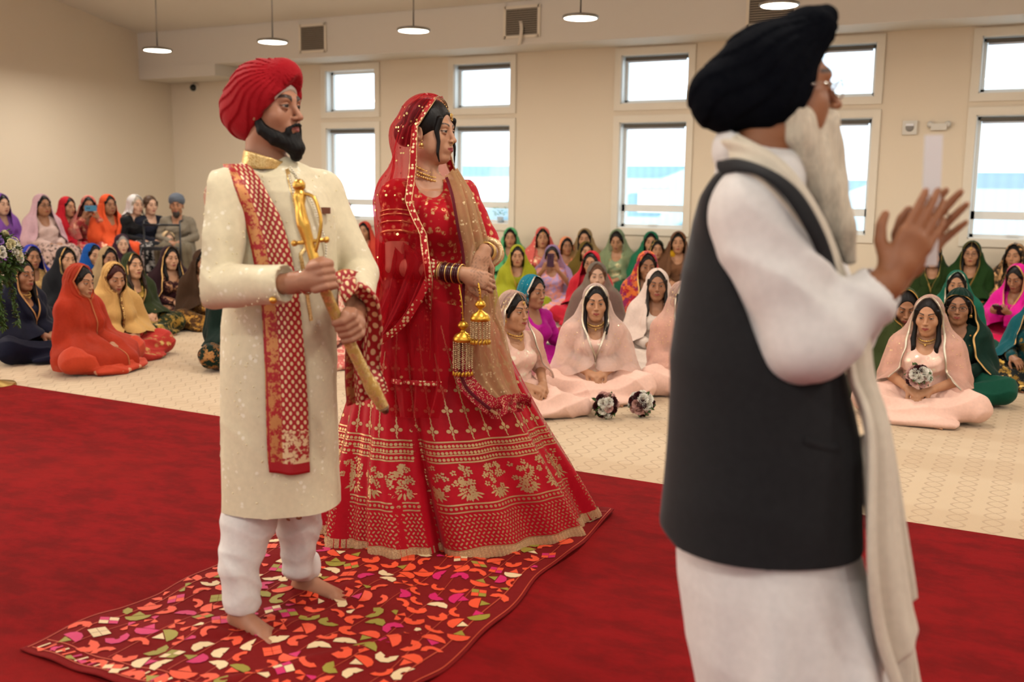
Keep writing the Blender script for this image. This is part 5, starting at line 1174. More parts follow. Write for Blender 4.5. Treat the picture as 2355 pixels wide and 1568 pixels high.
# ===================================================================== SPEAKER IN THE DARK WAISTCOAT (nearest figure)
D1 = 2.12; gn = Fig(*G(1790, 1300, D1)[:2]); PX = 2343/D1
HMn = hero_head(94, G(1803, 208, D1), 1.0, pitch=.06); hn = HMn[:3, 3]
SKN = skin('skin_elder', '#96603F', lips='#8A4A42', brow='#2A221E')
sR, eR, wR = G(1745, 490, 1.99), G(1866, 782, 1.93), G(2034, 655, 1.93)
sL, eL, wL = G(1775, 490, 2.3), G(1935, 760, 2.24), G(2046, 645, 2.0)
tabn = lambda rws: [(G(0, y, D1)[2], G((l+r)/2, y, D1)[0], D1, (r-l)/2/PX, bb, 0) for y, l, r, bb in rws]
n_ = Shape(); n_.tube(tabn(((2200, 1690, 1900, .1), (1200, 1600, 1920, .15), (800, 1600, 1890, .15), (600, 1630, 1870, .16), (430, 1680, 1830, .14))), k=0)
n_.chain([sR, sL], [.055, .055], k=.05); n_.chain([sR, eR, wR], [.055, .046, .034], k=.02); n_.chain([sL, eL, wL], [.055, .046, .034], k=.02)
for dy in (-.1, .1): n_.chain([G(1790, 1200, D1)+(0, dy, 0), G(1790, 1700, D1)+(0, dy, 0), np.array((G(1790, 1300, D1)[0], D1+dy, .1))], [.1, .07, .045], k=.03); foot_sdf(n_, np.array((G(1770, 1300, D1)[0], D1+dy, 0)), (1, 0, 0))
dd = np.array((.5, .0, .86))
hand_sdf(n_, wR+(.012, 0, .015), dd, (.0, -1, .0), side=-1, curl=(.1, .12, .15, .2), th=(.15, .1), s=.98, spread=.05, wr=.03)
hand_sdf(n_, wL+(.02, .0, .02), (.6, .02, .8), (.05, 1, .05), side=1, curl=(.1, .12, .15, .2), th=(.1, .1), s=.98, spread=.09, wr=.03)
n_.M = HMn; neck_sdf(n_, G(1745, 400, D1), .062); head_sdf(n_, male=1, old=1, fat=.3); n_.M = I4
V, Fq = net(n_, (G(1560, 0, D1)[0], 1.78, -.005), (G(2260, 0, D1)[0], 2.45, hn[2]+.14), .01, fx=[(hn[0]-.02, hn[0]+.13, .003), (wR[0]-.02, wR[0]+.22, .0042)], fy=[(hn[1]-.1, hn[1]+.1, .003), (1.86, 2.08, .0042)], fz=[(hn[2]-.13, hn[2]+.1, .003), (wR[2]-.04, wR[2]+.24, .0042)], sm=1)
L = to_head(HMn, V); ft = head_feat(L, male=1); ft[V[:, 2] < hn[2]-.16] = 0
gn.body(V, Fq, ft, SKN, 'bearded person in a charcoal waistcoat and black turban praying with joined hands')
tn = Shape(); 
dastar(tn, HMn, [(0, -.122, -.006), (0, -.035, .036), (0, .05, .105), (0, .083, .137)], [.077, .102, .062, .03], lambda P: -((P[:, 1]*.87-P[:, 2]*.49)-.0294-.12*np.abs(P[:, 0])), (0, .1, .15), n=9, amp=.0045)
tn.ell((0, -.035, -.012), (.104, .11, .082), k=.02); tn.ops = [tn.ops[0], tn.ops[2], tn.ops[1]]
gn.net('turban', tn, hn-.27, hn+.27, .0045, fabric('turban_navy', '#05070E', rough=1., sheen=.0)); _mats['turban_navy'].node_tree.nodes['Principled BSDF'].inputs['Specular IOR Level'].default_value = .04
be = Shape(); be.chain([G(1838, 290, D1), G(1862, 350, D1), G(1890, 430, D1-.01), G(1925, 520, D1-.02), G(1948, 596, D1-.03)], [.05, .062, .056, .04, .012], k=0)
be.chain([G(1815, 250, D1-.055), G(1835, 310, D1-.05), G(1865, 370, D1-.02)], [.018, .034, .04], k=.03); be.chain([G(1815, 250, D1+.055), G(1835, 310, D1+.05), G(1865, 370, D1+.02)], [.018, .034, .04], k=.03)
be.chain([G(1888, 284, D1-.02), G(1905, 276, D1), G(1888, 284, D1+.02)], [.013, .012, .013], k=.015)
be.M = HMn; be.ell((0, .028, -.08), (.066, .066, .05), k=.03); be.cap((-.02, .097, -.0675), (.02, .097, -.0675), .006, op='-', k=.004); be.M = I4
for s in (-1, 1):
    be.M = HMn; be.chain([(s*.034, .08, -.075), (s*.022, .096, -.058), (0, .105, -.052)], [.012, .009, .008], k=.01); be.chain([(s*.072, .0, -.02), (s*.062, .02, -.06)], [.012, .022], k=.02); be.M = I4
be.warp(lambda P: .0045*np.sin(P[:, 0]*70+P[:, 2]*30+2*np.sin(P[:, 2]*8))+.003*np.sin(P[:, 1]*110+P[:, 2]*12)+.0022*np.sin(P[:, 0]*210+P[:, 2]*40)); gn.net('beard', be, (hn[0]-.05, D1-.15, G(0, 640, D1)[2]), (hn[0]+.2, D1+.15, hn[2]+.02), .005, hairmat('beard_white', '#C9BCA8', .7))
g = Geo()
for s in (-1, 1): a = np.linspace(0, 2*PI, 23)[:-1]; g.tube(np.stack([s*.034+.023*np.cos(a), .107-.3*(.023*np.abs(np.cos(a))), -.004+.018*np.sin(a)], 1), .0018, 6, closed=True); g.tube([(s*.057, .1, .002), (s*.078, .05, .006), (s*.083, .0, .0)], .0016, 5)
g.tube([(-.011, .106, .001), (0, .112, .003), (.011, .106, .001)], .0016, 5); gn.geo('glasses', hgeo(HMn, g), plain('steel', '#C9C4B8', .15, 1.))
# kurta
KW = fabric('kurta_white', '#DDD9D6', rough=.7, sheen=.12)
k_ = Shape(); k_.tube(tabn(((1850, 1605, 2065, .24), (1568, 1585, 2060, .24), (1450, 1560, 2030, .235), (1300, 1550, 1995, .22), (1180, 1550, 1965, .2), (900, 1580, 1930, .18), (600, 1610, 1890, .17), (450, 1650, 1850, .15), (400, 1680, 1820, .12))), k=0)
k_.chain([sR+(.0, .03, 0), sL], [.085, .08], k=.05)
k_.chain([sR, (sR+eR)/2, eR], [.098, .092, .079], k=.03); k_.chain([eR, wR-(.01, 0, .01)], [.079, .054], k=.03); k_.chain([sL, eL, wL-(.03, 0, .02)], [.09, .078, .052], k=.03)
va = (wR-eR)/np.linalg.norm(wR-eR); k_.cap(wR+va*.035, wR+va*.2, .062, op='-', k=.005); va2 = (wL-eL)/np.linalg.norm(wL-eL); k_.cap(wL+va2*.02, wL+va2*.2, .06, op='-', k=.005)
def kf(P):
    lo = np.clip((.75-P[:, 2])*3, 0, 1); sl = np.clip((P[:, 2]-.85)*4, 0, 1)
    return lo*(.014*np.sin(P[:, 0]*30+1.2*np.sin(P[:, 2]*3))+.007*np.sin(P[:, 0]*63+2+P[:, 2]*2))+sl*(.006*crease(P, (.75, .1, .75), .12, 1.6, seed=3))
k_.warp(kf)
gn.net('kurta', k_, (G(1480, 0, D1)[0], 1.8, .02), (G(2120, 0, D1)[0], 2.45, G(0, 380, D1)[2]), .0075, KW, sm=2)
cu = Shape(); cu.chain([G(1712, 345, D1), G(1740, 400, D1)], [.066, .1], k=0); cu.chain([G(1745, 392, D1-.02), G(1810, 420, D1-.06)], [.05, .03], k=.03); cu.chain([G(1745, 300, D1), G(1762, 350, D1)], [.07, .058], k=.01, op='-'); gn.net('collar', cu, G(1590, 460, D1)-(.0, .2, 0), G(1900, 260, D1)+(0, .2, .0), .006, KW, sm=1)
# waistcoat
vs = Shape(); vs.tube(tabn(((1240, 1512, 1982, .225), (1180, 1514, 1982, .222), (1000, 1533, 1980, .215), (870, 1545, 1945, .205), (800, 1548, 1930, .2), (700, 1560, 1915, .195), (600, 1575, 1895, .19), (500, 1600, 1870, .18), (430, 1622, 1845, .16), (385, 1650, 1805, .12))), k=0); vs.chain([sR+(-.02, .05, .02), sL+(-.02, 0, .02)], [.075, .08], k=.06)
vs.chain([sR+(-.005, -.03, -.005), (sR+eR)/2+(.0, -.05, 0), eR], [.1, .1, .09], k=.012, op='-')
vs.tube(tabn(((1420, 1545, 1960, .2), (1100, 1560, 1950, .19))), k=.01, op='-')
vs.chain([G(1607, 1340, 1.94), G(1606, 1260, 1.94), G(1604, 1165, 1.94)], [.012, .009, .003], op='-', k=.004); xs_, zs_ = G(1600, 1255, 1.93)[0], G(0, 1262, 1.93)[2]
vs.fn(lambda P: (zs_-.03+np.clip(xs_-P[:, 0], 0, 1)*.7-P[:, 2]), op='&', k=.004)
vs.warp(lambda P: crease(P, (.3, .2, 1.), .3, .004, seed=1)+.004*np.sin(P[:, 0]*22+P[:, 2]*3))
WC = fabric('charcoal_wool', '#202022', rough=.85, sheen=.12, weave=1.5)
wc = gn.net('waistcoat', vs, (G(1470, 0, D1)[0], 1.8, G(0, 1283, 1.93)[2]), (G(2030, 0, D1)[0], 2.45, G(0, 340, D1)[2]), .0065, WC, sm=2)
pw, _ = castv(vs, [(1850, 1012), (1880, 1022), (1915, 1030), (1925, 1022)], .002); gn.grid('pocket_welt', path_ribbon(pw, .014, 20), WC, wc)
P = sheet([(1660, 400, 2.0), (1700, 396, 1.94), (1750, 408, 1.9), (1800, 448, 1.88), (1845, 515, 1.87), (1882, 595, 1.89), (1915, 720, 1.93), (1930, 850, 1.97)], [(1650, 372, 2.03), (1700, 368, 1.97), (1775, 395, 1.92), (1835, 440, 1.9), (1880, 510, 1.89), (1912, 590, 1.91), (1942, 720, 1.96), (1960, 850, 2.0)], 50, 10, .001, 1, 0., bow=.006); gn.grid('lapel', P, WC, wc, .006)
# shawl round the neck, falling in front
SHW = fabric('ivory_shawl', '#D8CDBA', rough=.75, sheen=.3)
P = sheet([(1668, 366, 2.12), (1690, 392, 1.99), (1752, 440, 1.92), (1850, 560, 1.91), (1905, 690, 1.93), (1935, 800, 1.96), (1948, 880, 1.95), (1985, 1000, 1.92), (1985, 1290, 1.9), (2005, 1460, 1.92), (2050, 1600, 1.94)], [(1690, 300, 2.16), (1708, 316, 2.04), (1805, 385, 1.98), (1880, 500, 1.99), (1935, 640, 2.01), (1985, 760, 2.03), (2000, 860, 2.04), (2040, 1000, 2.04), (2072, 1180, 2.04), (2098, 1330, 2.04), (2104, 1372, 2.04)], 120, 26, .012, 1.8, .5, bow=.015)
gn.grid('shawl', P, SHW, None, .006)
P = sheet([(1990, 1000, 2.0), (2000, 1250, 2.0), (2015, 1500, 2.0), (2010, 1800, 2.05)], [(2045, 1000, 2.12), (2080, 1300, 2.12), (2110, 1540, 2.12), (2150, 1800, 2.12)], 60, 20, .016, 1.6, 2.); gn.grid('shawl_end', P, SHW, None, .006)
c = G(2141, 462, 1.985); own(gn, 'white_strip', Geo().box(c, (.0165, .0035, .125), R=np.array(Matrix.Rotation(-.03, 3, 'Y'))), plain('white_card', '#E2DDDC', .6), 'narrow white card standing upright between the praying hands', 'card', False)
# ===================================================================== BRIDE
D2 = 4.15; br = Fig(*G(985, 1200, D2+.1)[:2]); PB = 2343/D2
HMb = hero_head(66, G(992, 303, D2), .985, pitch=-.04); hb = HMb[:3, 3]
SKB = skin('skin_bride', '#BC8A6B', lips='#8E3A3C', brow='#15100E')
bR, cR, dR = G(914, 452, 4.06), G(912, 616, 3.98), G(1064, 630, 3.87)
bL, cL, dL = G(1062, 448, 4.27), G(1136, 585, 4.2), G(1116, 578, 3.98)
s_ = Shape(); s_.tube([(G(0, y, D2)[2], G((l+r)/2, y, D2)[0], D2, (r-l)/2/PB, bb, 0) for y, l, r, bb in ((1200, 920, 1060, .1), (760, 900, 1090, .14), (680, 915, 1085, .13), (600, 925, 1068, .11), (520, 915, 1075, .115), (450, 920, 1060, .1), (425, 950, 1035, .08))], k=0)
s_.chain([bR, G(960, 430, D2), G(1010, 430, D2), bL], [.05, .042, .042, .05], k=.04); s_.ell(G(1015, 505, 4.03), (.065, .055, .065), k=.04); s_.ell(G(1055, 500, 4.1), (.06, .06, .065), k=.03)
s_.chain([bR, cR, dR], [.052, .043, .027], k=.02); s_.chain([bL, cL, dL], [.05, .042, .026], k=.02)
hand_sdf(s_, dR+(.005, 0, 0), (.85, -.0, -.25), (-.05, -1, .25), side=1, curl=(.7, .75, .8, .85), th=(.5, .3), s=.95, wr=.026)
hand_sdf(s_, dL+(-.005, -.03, .0), (-.25, -.3, -.9), (.25, -1, .2), side=-1, curl=(.5, .55, .6, .65), th=(.4, .4), s=.95, wr=.025)
for dx in (-.07, .1): foot_sdf(s_, np.array((hb[0]+dx, 4.25, 0)), (.6, -.6, 0), s=.85); s_.chain([G(985, 760, D2)+(dx, 0, 0), np.array((hb[0]+dx, 4.25, .1))], [.09, .04], k=.03)
s_.M = HMb; neck_sdf(s_, G(982, 428, D2), .046); head_sdf(s_, male=0, fat=.15); s_.M = I4
V, Fq = net(s_, (G(850, 0, D2)[0], 3.75, -.005), (G(1190, 0, D2)[0], 4.5, hb[2]+.14), .009, fx=[(hb[0]-.1, hb[0]+.12, .0025), (dR[0]-.01, G(1135, 0, 4)[0], .0038)], fy=[(hb[1]-.12, hb[1]+.1, .0025), (3.84, 4.02, .0038)], fz=[(hb[2]-.13, hb[2]+.12, .0025), (G(0, 690, 4)[2], G(0, 570, 4)[2], .0038)], sm=1)
L = to_head(HMb, V); ft = head_feat(L, gaze=.5, brow_t=.004); ft[V[:, 2] < hb[2]-.15] = 0
hm = (V[:, 0] > dR[0]+.03) & (V[:, 2] < G(0, 570, 4)[2]) & (V[:, 2] > G(0, 700, 4)[2]) & (V[:, 1] < 4.06); w = np.sin(V[:, 0]*260+2*np.sin(V[:, 2]*190))*np.sin(V[:, 2]*240+2*np.sin(V[:, 0]*150)); ft[hm, 1] = np.clip(w[hm]*2, 0, 1)*.3
br.body(V, Fq, ft, SKB, 'bride in a red and gold embroidered lehenga with a sheer red veil')
h = Shape(); h.M = HMb; h.ell((0, -.022, .038), (.086, .105, .097), k=0); h.ell((0, -.115, -.01), (.06, .05, .055), k=.02); h.ell((0, .112, -.028), (.06, .085, .11), op='-', k=.01); h.box((0, .03, -.14), (.12, .12, .06), rnd=.02, op='-', k=.01)
h.chain([(.058, .07, .05), (.066, .06, .0), (.064, .07, -.04), (.07, .07, -.085), (.062, .075, -.12)], [.012, .011, .008, .007, .003], k=.01); h.chain([(-.058, .07, .05), (-.066, .06, .0), (-.066, .075, -.06), (-.06, .08, -.13)], [.012, .01, .006, .003], k=.01)
h.chain([(0, -.022+.1065*math.cos(a), .038+.0985*math.sin(a)) for a in np.radians([30, 45, 60, 75, 95])], [.003]*5, op='-', k=.004)
br.net('hair', h, hb-.2, hb+.18, .004, hairmat('hair_120D0B', '#120D0B'))
for e in ('tikka', 'nosering', 'earring', 'earring2'):
    g = jewel_geo(e, HMb if e != 'tikka' else HMb@np.array(Matrix.Scale(1.03, 4)))
    br.geo(dict(tikka='forehead_jewel', nosering='nose_ring', earring='earring', earring2='earring')[e], g, gold('jewellery', '#D9B269'))
g = Geo()
for i, a in enumerate(np.linspace(-1.5, 1.5, 31)):
    for k, (rr_, zz_) in enumerate(((.057, -.142), (.064, -.158), (.07, -.172))):
        g.ball((rr_*math.sin(a), -.035+rr_*1.25*math.cos(a), zz_-.028*math.cos(a)), .0048 if (i+k) % 2 else .0062, 6)
br.geo('choker', hgeo(HMb, g), gold('jewellery', '#D9B269'))
# blouse
BRD = fabric('bridal_red', '#B20A1C', rough=.6, pat='motif', ps=42, pt=.2, c2='#D9B078', metal2=.7); BRP = fabric('bridal_red_plain', '#B00C1E', rough=.55, sheen=.1)
bl = Shape(); bl.tube([(G(0, y, D2)[2], G((l+r)/2, y, D2)[0], D2, (r-l)/2/PB, bb, 0) for y, l, r, bb in ((720, 878, 1108, .165), (660, 893, 1098, .15), (600, 912, 1080, .128), (520, 902, 1088, .132), (450, 908, 1072, .115), (428, 940, 1045, .09))], k=0)
bl.chain([bR, G(955, 432, D2), G(1015, 432, D2), bL], [.064, .053, .053, .062], k=.04); bl.ell(G(1012, 510, 4.03), (.085, .07, .09), k=.07); bl.ell(G(1057, 500, 4.1), (.072, .075, .078), k=.03)
bl.chain([bR, bR+(cR-bR)*.52], [.066, .06], k=.03); bl.chain([bL, bL+(cL-bL)*.9], [.064, .05], k=.03)
bl.chain([G(985, 415, 4.12), G(1002, 430, 4.0), G(1020, 470, 3.94), G(1030, 508, 3.92)], [.055, .052, .034, .006], op='-', k=.008)
bl.warp(lambda P: crease(P, (.3, .2, 1), .11, .003, seed=4))
blo = br.net('blouse', bl, (G(840, 0, D2)[0], 3.82, G(0, 715, D2)[2]), (G(1170, 0, D2)[0], 4.45, G(0, 400, D2)[2]), .005, BRD)
g = Geo(); ux = (cR-bR)/np.linalg.norm(cR-bR)
for t_, w_ in ((.53, .006), (.40, .0035), (.30, .0035), (.24, .0035)): 
    for q in ring(bR+(cR-bR)*t_, ux, .066 if t_ < .5 else .0625, w_).V: pass
    g2 = ring(bR+(cR-bR)*t_, ux, .0655-.004*(t_ > .5), w_); g.add(g2.V[0], g2.F)
br.geo('sleeve_border', g, gold('sequin_gold', '#E9CF8A', .25), blo)
# skirt: pleated surface with stitched work
HC = np.array((-.225, 4.28)); WC_ = G(985, 665, D2)[:2]; ZW = G(985, 665, D2)[2]; NS, NTH = 120, 460
def skirtS(th, v):
    """th around, v 0 at waist .. 1 at hem"""
    th = np.asarray(th, float); v = np.asarray(v, float)
    a = np.interp(v, [0, .12, .3, .55, .8, 1], [.165, .235, .315, .415, .53, .605]); b_ = np.interp(v, [0, .12, .3, .55, .8, 1], [.14, .19, .25, .33, .41, .46])
    c = v**1.1; cx = WC_[0]+(HC[0]-WC_[0])*c; cy = WC_[1]+(HC[1]-WC_[1])*c; yw = .34*v
    p = np.sin(th*11+1.5*np.sin(th*2)); p2 = np.sin(th*26+3*np.sin(th*3+1))
    f = 1+(.055*p*np.clip(v*1.3-.1, 0, 1)+.02*p2*v)
    dth = (th+1.92+PI) % (2*PI)-PI        # the deep fold in front
    f = f-.13*np.exp(-(dth/.045)**2)*np.clip(v*1.5-.35, 0, 1)+.05*np.exp(-((dth-.13)/.1)**2)*v
    u, w = a*f*np.cos(th), b_*f*np.sin(th); x = cx+np.cos(yw)*u-np.sin(yw)*w; y = cy+np.sin(yw)*u+np.cos(yw)*w
    z = ZW*(1-v)+.008+.012*np.maximum(0, p)*v**6+.05*np.clip(np.cos(th-.35), 0, 1)**3*v**3
    return np.stack([x, y, z], -1)
TH, VV = np.meshgrid(np.linspace(-PI, PI, NTH+1)[:-1], np.linspace(0, 1, NS))
P = skirtS(TH, VV); m_, n__ = P.shape[:2]
LEH = fabric('lehenga_silk', '#B2081F', rough=.42, sheen=.1)
sk = link('lehenga_skirt', mesh_of('lehenga_skirt', (P-br.o).reshape(-1, 3), grid_faces(m_, n__, True)), LEH, br.root); solid(sk, .004)
def on_skirt(th, s, du, dv):
    """s = metres up from the hem; du, dv small offsets (m)"""
    v = 1-(s+dv)/1.12; r = .5+.0*th; sc_ = np.interp(v, [0, 1], [.17, .56]); return skirtS(th+du/sc_, np.clip(v, 0, 1))
NRM = None
def piece(polys, mats_i, g, base, th, s, out=.003):
    for poly, mi in zip(polys, mats_i):
        q = np.array(poly); p = on_skirt(th+0*q[:, 0], s, q[:, 0], q[:, 1]); c = base
        d = p-np.array((c[0], c[1], 0)); d[:, 2] = 0; d /= np.linalg.norm(d, axis=1)[:, None]+1e-9; d[:, 2] = .25
        g.add(p+d*out, [range(len(q))], mi)
def blob(cx, cy, rx, ry, rot=0., n=7): a = np.arange(n)*2*PI/n; x, y = rx*np.cos(a), ry*np.sin(a); c, s = math.cos(rot), math.sin(rot); return np.stack([cx+c*x-s*y, cy+s*x+c*y], 1)
g = Geo(); cb = np.array((HC[0], HC[1])); rr = np.random.RandomState(5)
per = .56
def lineat(s, w, n=300):
    for i in range(n):
        t0, t1 = -PI+2*PI*i/n, -PI+2*PI*(i+1)/n; q = np.array([skirtS(t0, 1-s/1.12), skirtS(t1, 1-s/1.12), skirtS(t1, 1-(s+w)/1.12), skirtS(t0, 1-(s+w)/1.12)])
        d = q-np.array((cb[0], cb[1], 0)); d[:, 2] = 0; d /= np.linalg.norm(d, axis=1)[:, None]; g.add(q+d*.003, [(0, 1, 2, 3)])
for s, w in ((.045, .004), (.2, .006), (.232, .006), (.405, .006), (.435, .005), (.462, .005), (.49, .006)): lineat(s, w)
hemg = Geo()
for j in range(4):
    pass
for s0 in (.222, .423, .45, .478):                      # dotted lines inside the bands
    nn = int(2*PI*per/.02)
    for i in range(nn): piece([blob(0, 0, .0062, .0068, 0, 6)], [0], g, cb, -PI+2*PI*i/nn, s0-.003)
for r_ in range(9):                                     # leaf work above the hem
    nn = int(2*PI*per/.0185)
    for i in range(nn): piece([blob(0, 0, .0072, .0036, (.9 if r_ % 2 else -.9)+rr.uniform(-.2, .2), 6)], [0], g, cb, -PI+2*PI*(i+.5*(r_ % 2))/nn, .058+r_*.0158)
NM = 24
for i in range(NM):                                     # bouquets
    th = -PI+2*PI*i/NM; pol = []
    for k in range(30):
        yy = rr.uniform(-.066, .07); ww = .05*math.sqrt(max(.05, 1-(yy/.078)**2))*(1 if yy > -.02 else .6); xx = rr.uniform(-ww, ww)
        for q in range(5): a = q*1.257+rr.rand(); pol.append(blob(xx+.0075*math.cos(a), yy+.0075*math.sin(a), .0052, .004, a, 5))
    for k in range(7): a = PI/2+ (k-3)*.42; pol.append(blob(.035*math.cos(a-PI), -.035+.035*math.sin(a-PI)*.8, .016, .0045, a, 6))
    piece(pol, [0]*len(pol), g, cb, th, .32)
NVI = 34
for i in range(NVI):                                    # climbing vines
    th = -PI+2*PI*(i+.5)/NVI; top = .98 if i % 2 else .86; s0 = .505
    nn = 46
    for k in range(nn): 
        s = s0+(top-s0)*k/nn; piece([blob(0, 0, .0026, .008, .25*(-1)**k, 5)], [0], g, cb, th, s)
    for k in range(int((top-s0)/.085)):
        s = s0+.03+k*.085; f = 1-.35*(s-.5)/.5
        piece([blob(-.013*f, .0, .009*f, .0085*f), blob(.013*f, .0, .009*f, .0085*f), blob(0, .014*f, .0075*f, .0095*f), blob(0, -.012*f, .005*f, .006*f)], [0]*4, g, cb, th, s)
STI = gold('zardozi', '#C8A678', .38)
for i in range(len(g.V)): g.V[i] = g.V[i]-br.o
stt = tag(g.link('embroidery', STI, sk, False), kind='stuff')
hm_ = np.stack([skirtS(np.linspace(-PI, PI, 700)[:-1], 1-s/1.12)*1 for s in np.linspace(-.004, .045, 5)], 0)
d = hm_-np.array((cb[0], cb[1], 0)); d[..., 2] = 0; d /= np.linalg.norm(d, axis=-1)[..., None]; hm_ = hm_+d*(.005+.002*np.sin(np.arange(699)*2.1))[None, :, None]
link('hem_border', mesh_of('hem_border', (hm_-br.o).reshape(-1, 3), grid_faces(5, 699, True)), fabric('hem_gold', '#B98F68', rough=.4, pat='print', ps=160, c2='#D9B88C', metal2=.7), sk)
# waist shape used to lay the long scarves on
VRED = fabric('red_net', '#C8081E', sheer=.78, rough=.5); VRED2 = fabric('red_net_double', '#B80A1E', sheer=.45, rough=.5, pat='dots', ps=13, pt=.1, c2='#D9B078')
vt = Shape(); vt.M = HMb; vt.ell((0, -.022, .04), (.088, .108, .1), k=0); vt.ell((0, -.115, -.01), (.065, .06, .06), k=.03); vt.ell((0, 0, -.03), (.07, .08, .09), k=.03); vt.M = I4
for o in bl.ops[:4]: vt.ops.append(o)
vt.chain([bR, cR, dR], [.07, .065, .05], k=.05); vt.chain([bL, cL, dL], [.07, .062, .045], k=.05)
vt.tube([(.3, HC[0]-.04, HC[1], .42, .33, 0), (.62, -.2, 4.2, .32, .26, 0), (ZW-.02, WC_[0], WC_[1], .21, .17, 0), (ZW+.05, WC_[0], WC_[1], .14, .12, 0)], k=.08)
PV, r0 = veil(vt, hb+HMb[:3, :3]@np.array((0, -.012, .014)), yaw_head=PI+math.radians(66), yaw_body=PI+math.radians(58), tilt=-.1, phi0=.42, amax=1.5, amin_z=((1.4, 1.36), (1.27, 1.0), (1.1, .88), (.9, .88), (.6, .9)), body=(WC_[0], WC_[1]), zs=1.0, hem=.66, rcap=.36, off=.008, ns=22, nc=70, nu=150, fold=.015, seed=3.3, nf=11, taut=.88, hang=.8)
ve = br.grid('veil', PV, VRED)
BORD = fabric('red_gold_border', '#A30C18', rough=.5, pat='dots', ps=62, pt=.42, c2='#E3C89A', metal2=.6)
g = ribbon_from_grid(PV, r0, .030); br.geo('veil_border', g, BORD, ve)
for w, off in ((.0035, .0035),):
    g = Geo()
    for s in (0, -1):
        e = PV[r0:, s]; q = PV[r0:, 8 if s == 0 else -9]; d = q-e; d /= np.linalg.norm(d, axis=1)[:, None]+1e-9
        for k in (.002, .028): g.tube(e+d*k+np.array((0, -.003, 0)), .0022, 5)
    br.geo('piping', g, gold('zardozi', '#C8A678', .38), ve)
g = Geo(); N = norm_grid(PV); rr = np.random.RandomState(8)
for _ in range(260):
    i = rr.randint(12, PV.shape[0]-3); j = rr.randint(6, PV.shape[1]-6); n = N[i, j]; c = PV[i, j]; n = n if n@(c-np.array((WC_[0], WC_[1], c[2]))) > 0 else -n
    t1 = np.cross(n, (0, 0, 1.)); t1 /= np.linalg.norm(t1)+1e-9; t2 = np.cross(n, t1); r = rr.uniform(.003, .0055); a = np.arange(6)*2*PI/6; g.add(c+n*.002+r*(np.cos(a)[:, None]*t1+np.sin(a)[:, None]*t2), [range(6)])
br.geo('sequins', g, gold('sequin_gold', '#E9CF8A', .25), ve, False)
# lower red net layers hanging from the forearm, with its stitched edge
P = sheet([(878, 560, 4.03), (862, 640, 3.98), (856, 740, 3.96), (862, 800, 3.95), (885, 880, 3.94), (905, 958, 3.9)], [(1010, 600, 3.9), (1020, 640, 3.88), (1030, 700, 3.88), (1035, 800, 3.86), (1030, 890, 3.84), (1008, 962, 3.82)], 90, 40, .013, 3.2, 1.2, bow=.02)
lv = br.grid('net_drape', P, VRED2)
br.grid('drape_border', path_ribbon([P[70, j]+np.array((0, -.006, 0)) for j in range(4, 38, 4)], .02, 60), BORD, lv)
dp = [G(1000, 597, 3.87), G(985, 640, 3.86), G(962, 690, 3.86), (G(925, 745, 3.87)), G(866, 792, 3.9)]
q_ = path_ribbon(dp, .027, 70, nrm=(0, -1, 0)); br.grid('edge_border', q_, BORD, lv)
P = sheet([(903, 545, 4.0), (915, 600, 3.95), (900, 660, 3.93), (872, 730, 3.93), (862, 795, 3.92)], [(960, 575, 3.93), (1000, 597, 3.88), (985, 640, 3.87), (945, 720, 3.88), (868, 796, 3.91)], 60, 24, .012, 2.2, .4); br.grid('sleeve_drape', P, VRED2, lv)
# champagne net scarf from the left shoulder across the front
CHAM = fabric('champagne_net', '#CDA678', sheer=.30, rough=.5, pat='flower', ps=26, pt=.34, c2='#E8D2A4', metal2=.6)
P = sheet([(1020, 408, 4.08), (1032, 450, 3.97), (1045, 520, 3.93), (1060, 600, 3.93), (1058, 680, 3.9), (1055, 760, 3.88), (1048, 830, 3.86), (1062, 890, 3.84), (1100, 930, 3.82), (1138, 958, 3.82)], [(1050, 400, 4.18), (1080, 440, 4.14), (1108, 505, 4.08), (1126, 560, 4.05), (1140, 640, 4.04), (1155, 720, 4.03), (1172, 800, 4.02), (1185, 860, 4.02), (1198, 910, 4.02), (1206, 938, 4.02)], 110, 44, .010, 3.4, .8, bow=.03)
cs = br.grid('champagne_scarf', P, CHAM)
eb = [P[i, 0] for i in range(40, 110, 6)]+[P[109, j] for j in range(4, 44, 6)]
for k, (off, w) in enumerate(((0, .026),)): br.grid('scarf_border', path_ribbon([q+np.array((.0, -.008, .012)) for q in [P[i, 3] for i in range(70, 107, 5)]+[P[106, j] for j in range(6, 43, 5)]], .07, 90), fabric('zardozi_band', '#A5122A', rough=.5, pat='flower', ps=55, pt=.6, c2='#DDB98C', metal2=.7), cs)
br.grid('scarf_edge', path_ribbon([q+np.array((0, -.004, 0)) for q in [P[i, 1] for i in range(2, 109, 6)]], .012, 90), fabric('maroon_piping', '#5A0A1A', rough=.6), cs)
# bangles
ux = (dR-cR)/np.linalg.norm(dR-cR); MAR = plain('maroon_bangle', '#3E0A12', .25); gb = Geo()
for i in range(9): q = ring(dR-ux*(.008+i*.0088), ux, .0345, .0045); gb.add(q.V[0], q.F)
br.geo('maroon_bangles', gb, MAR); gb = Geo()
for t_ in (.0, .03, .056, .09, .1): q = ring(dR-ux*(t_+.003), ux, .036+.001*(t_ > .08), .0032); gb.add(q.V[0], q.F)
br.geo('gold_bangles', gb, gold('jewellery', '#D9B269'))
ux = (dL-cL)/np.linalg.norm(dL-cL); gb = Geo()
for i in range(4): q = ring(dL-ux*(.006+i*.01), ux, .036, .0038); gb.add(q.V[0], q.F)
br.geo('wrist_bangles', gb, gold('jewellery', '#D9B269'))
cuf = ring(cL+(dL-cL)*.62, ux, .05, .012); br.geo('cuff', cuf, fabric('cuff_gold', '#C8A070', rough=.4, pat='motif', ps=80, pt=.5, c2='#E8CFA0', metal2=.8))
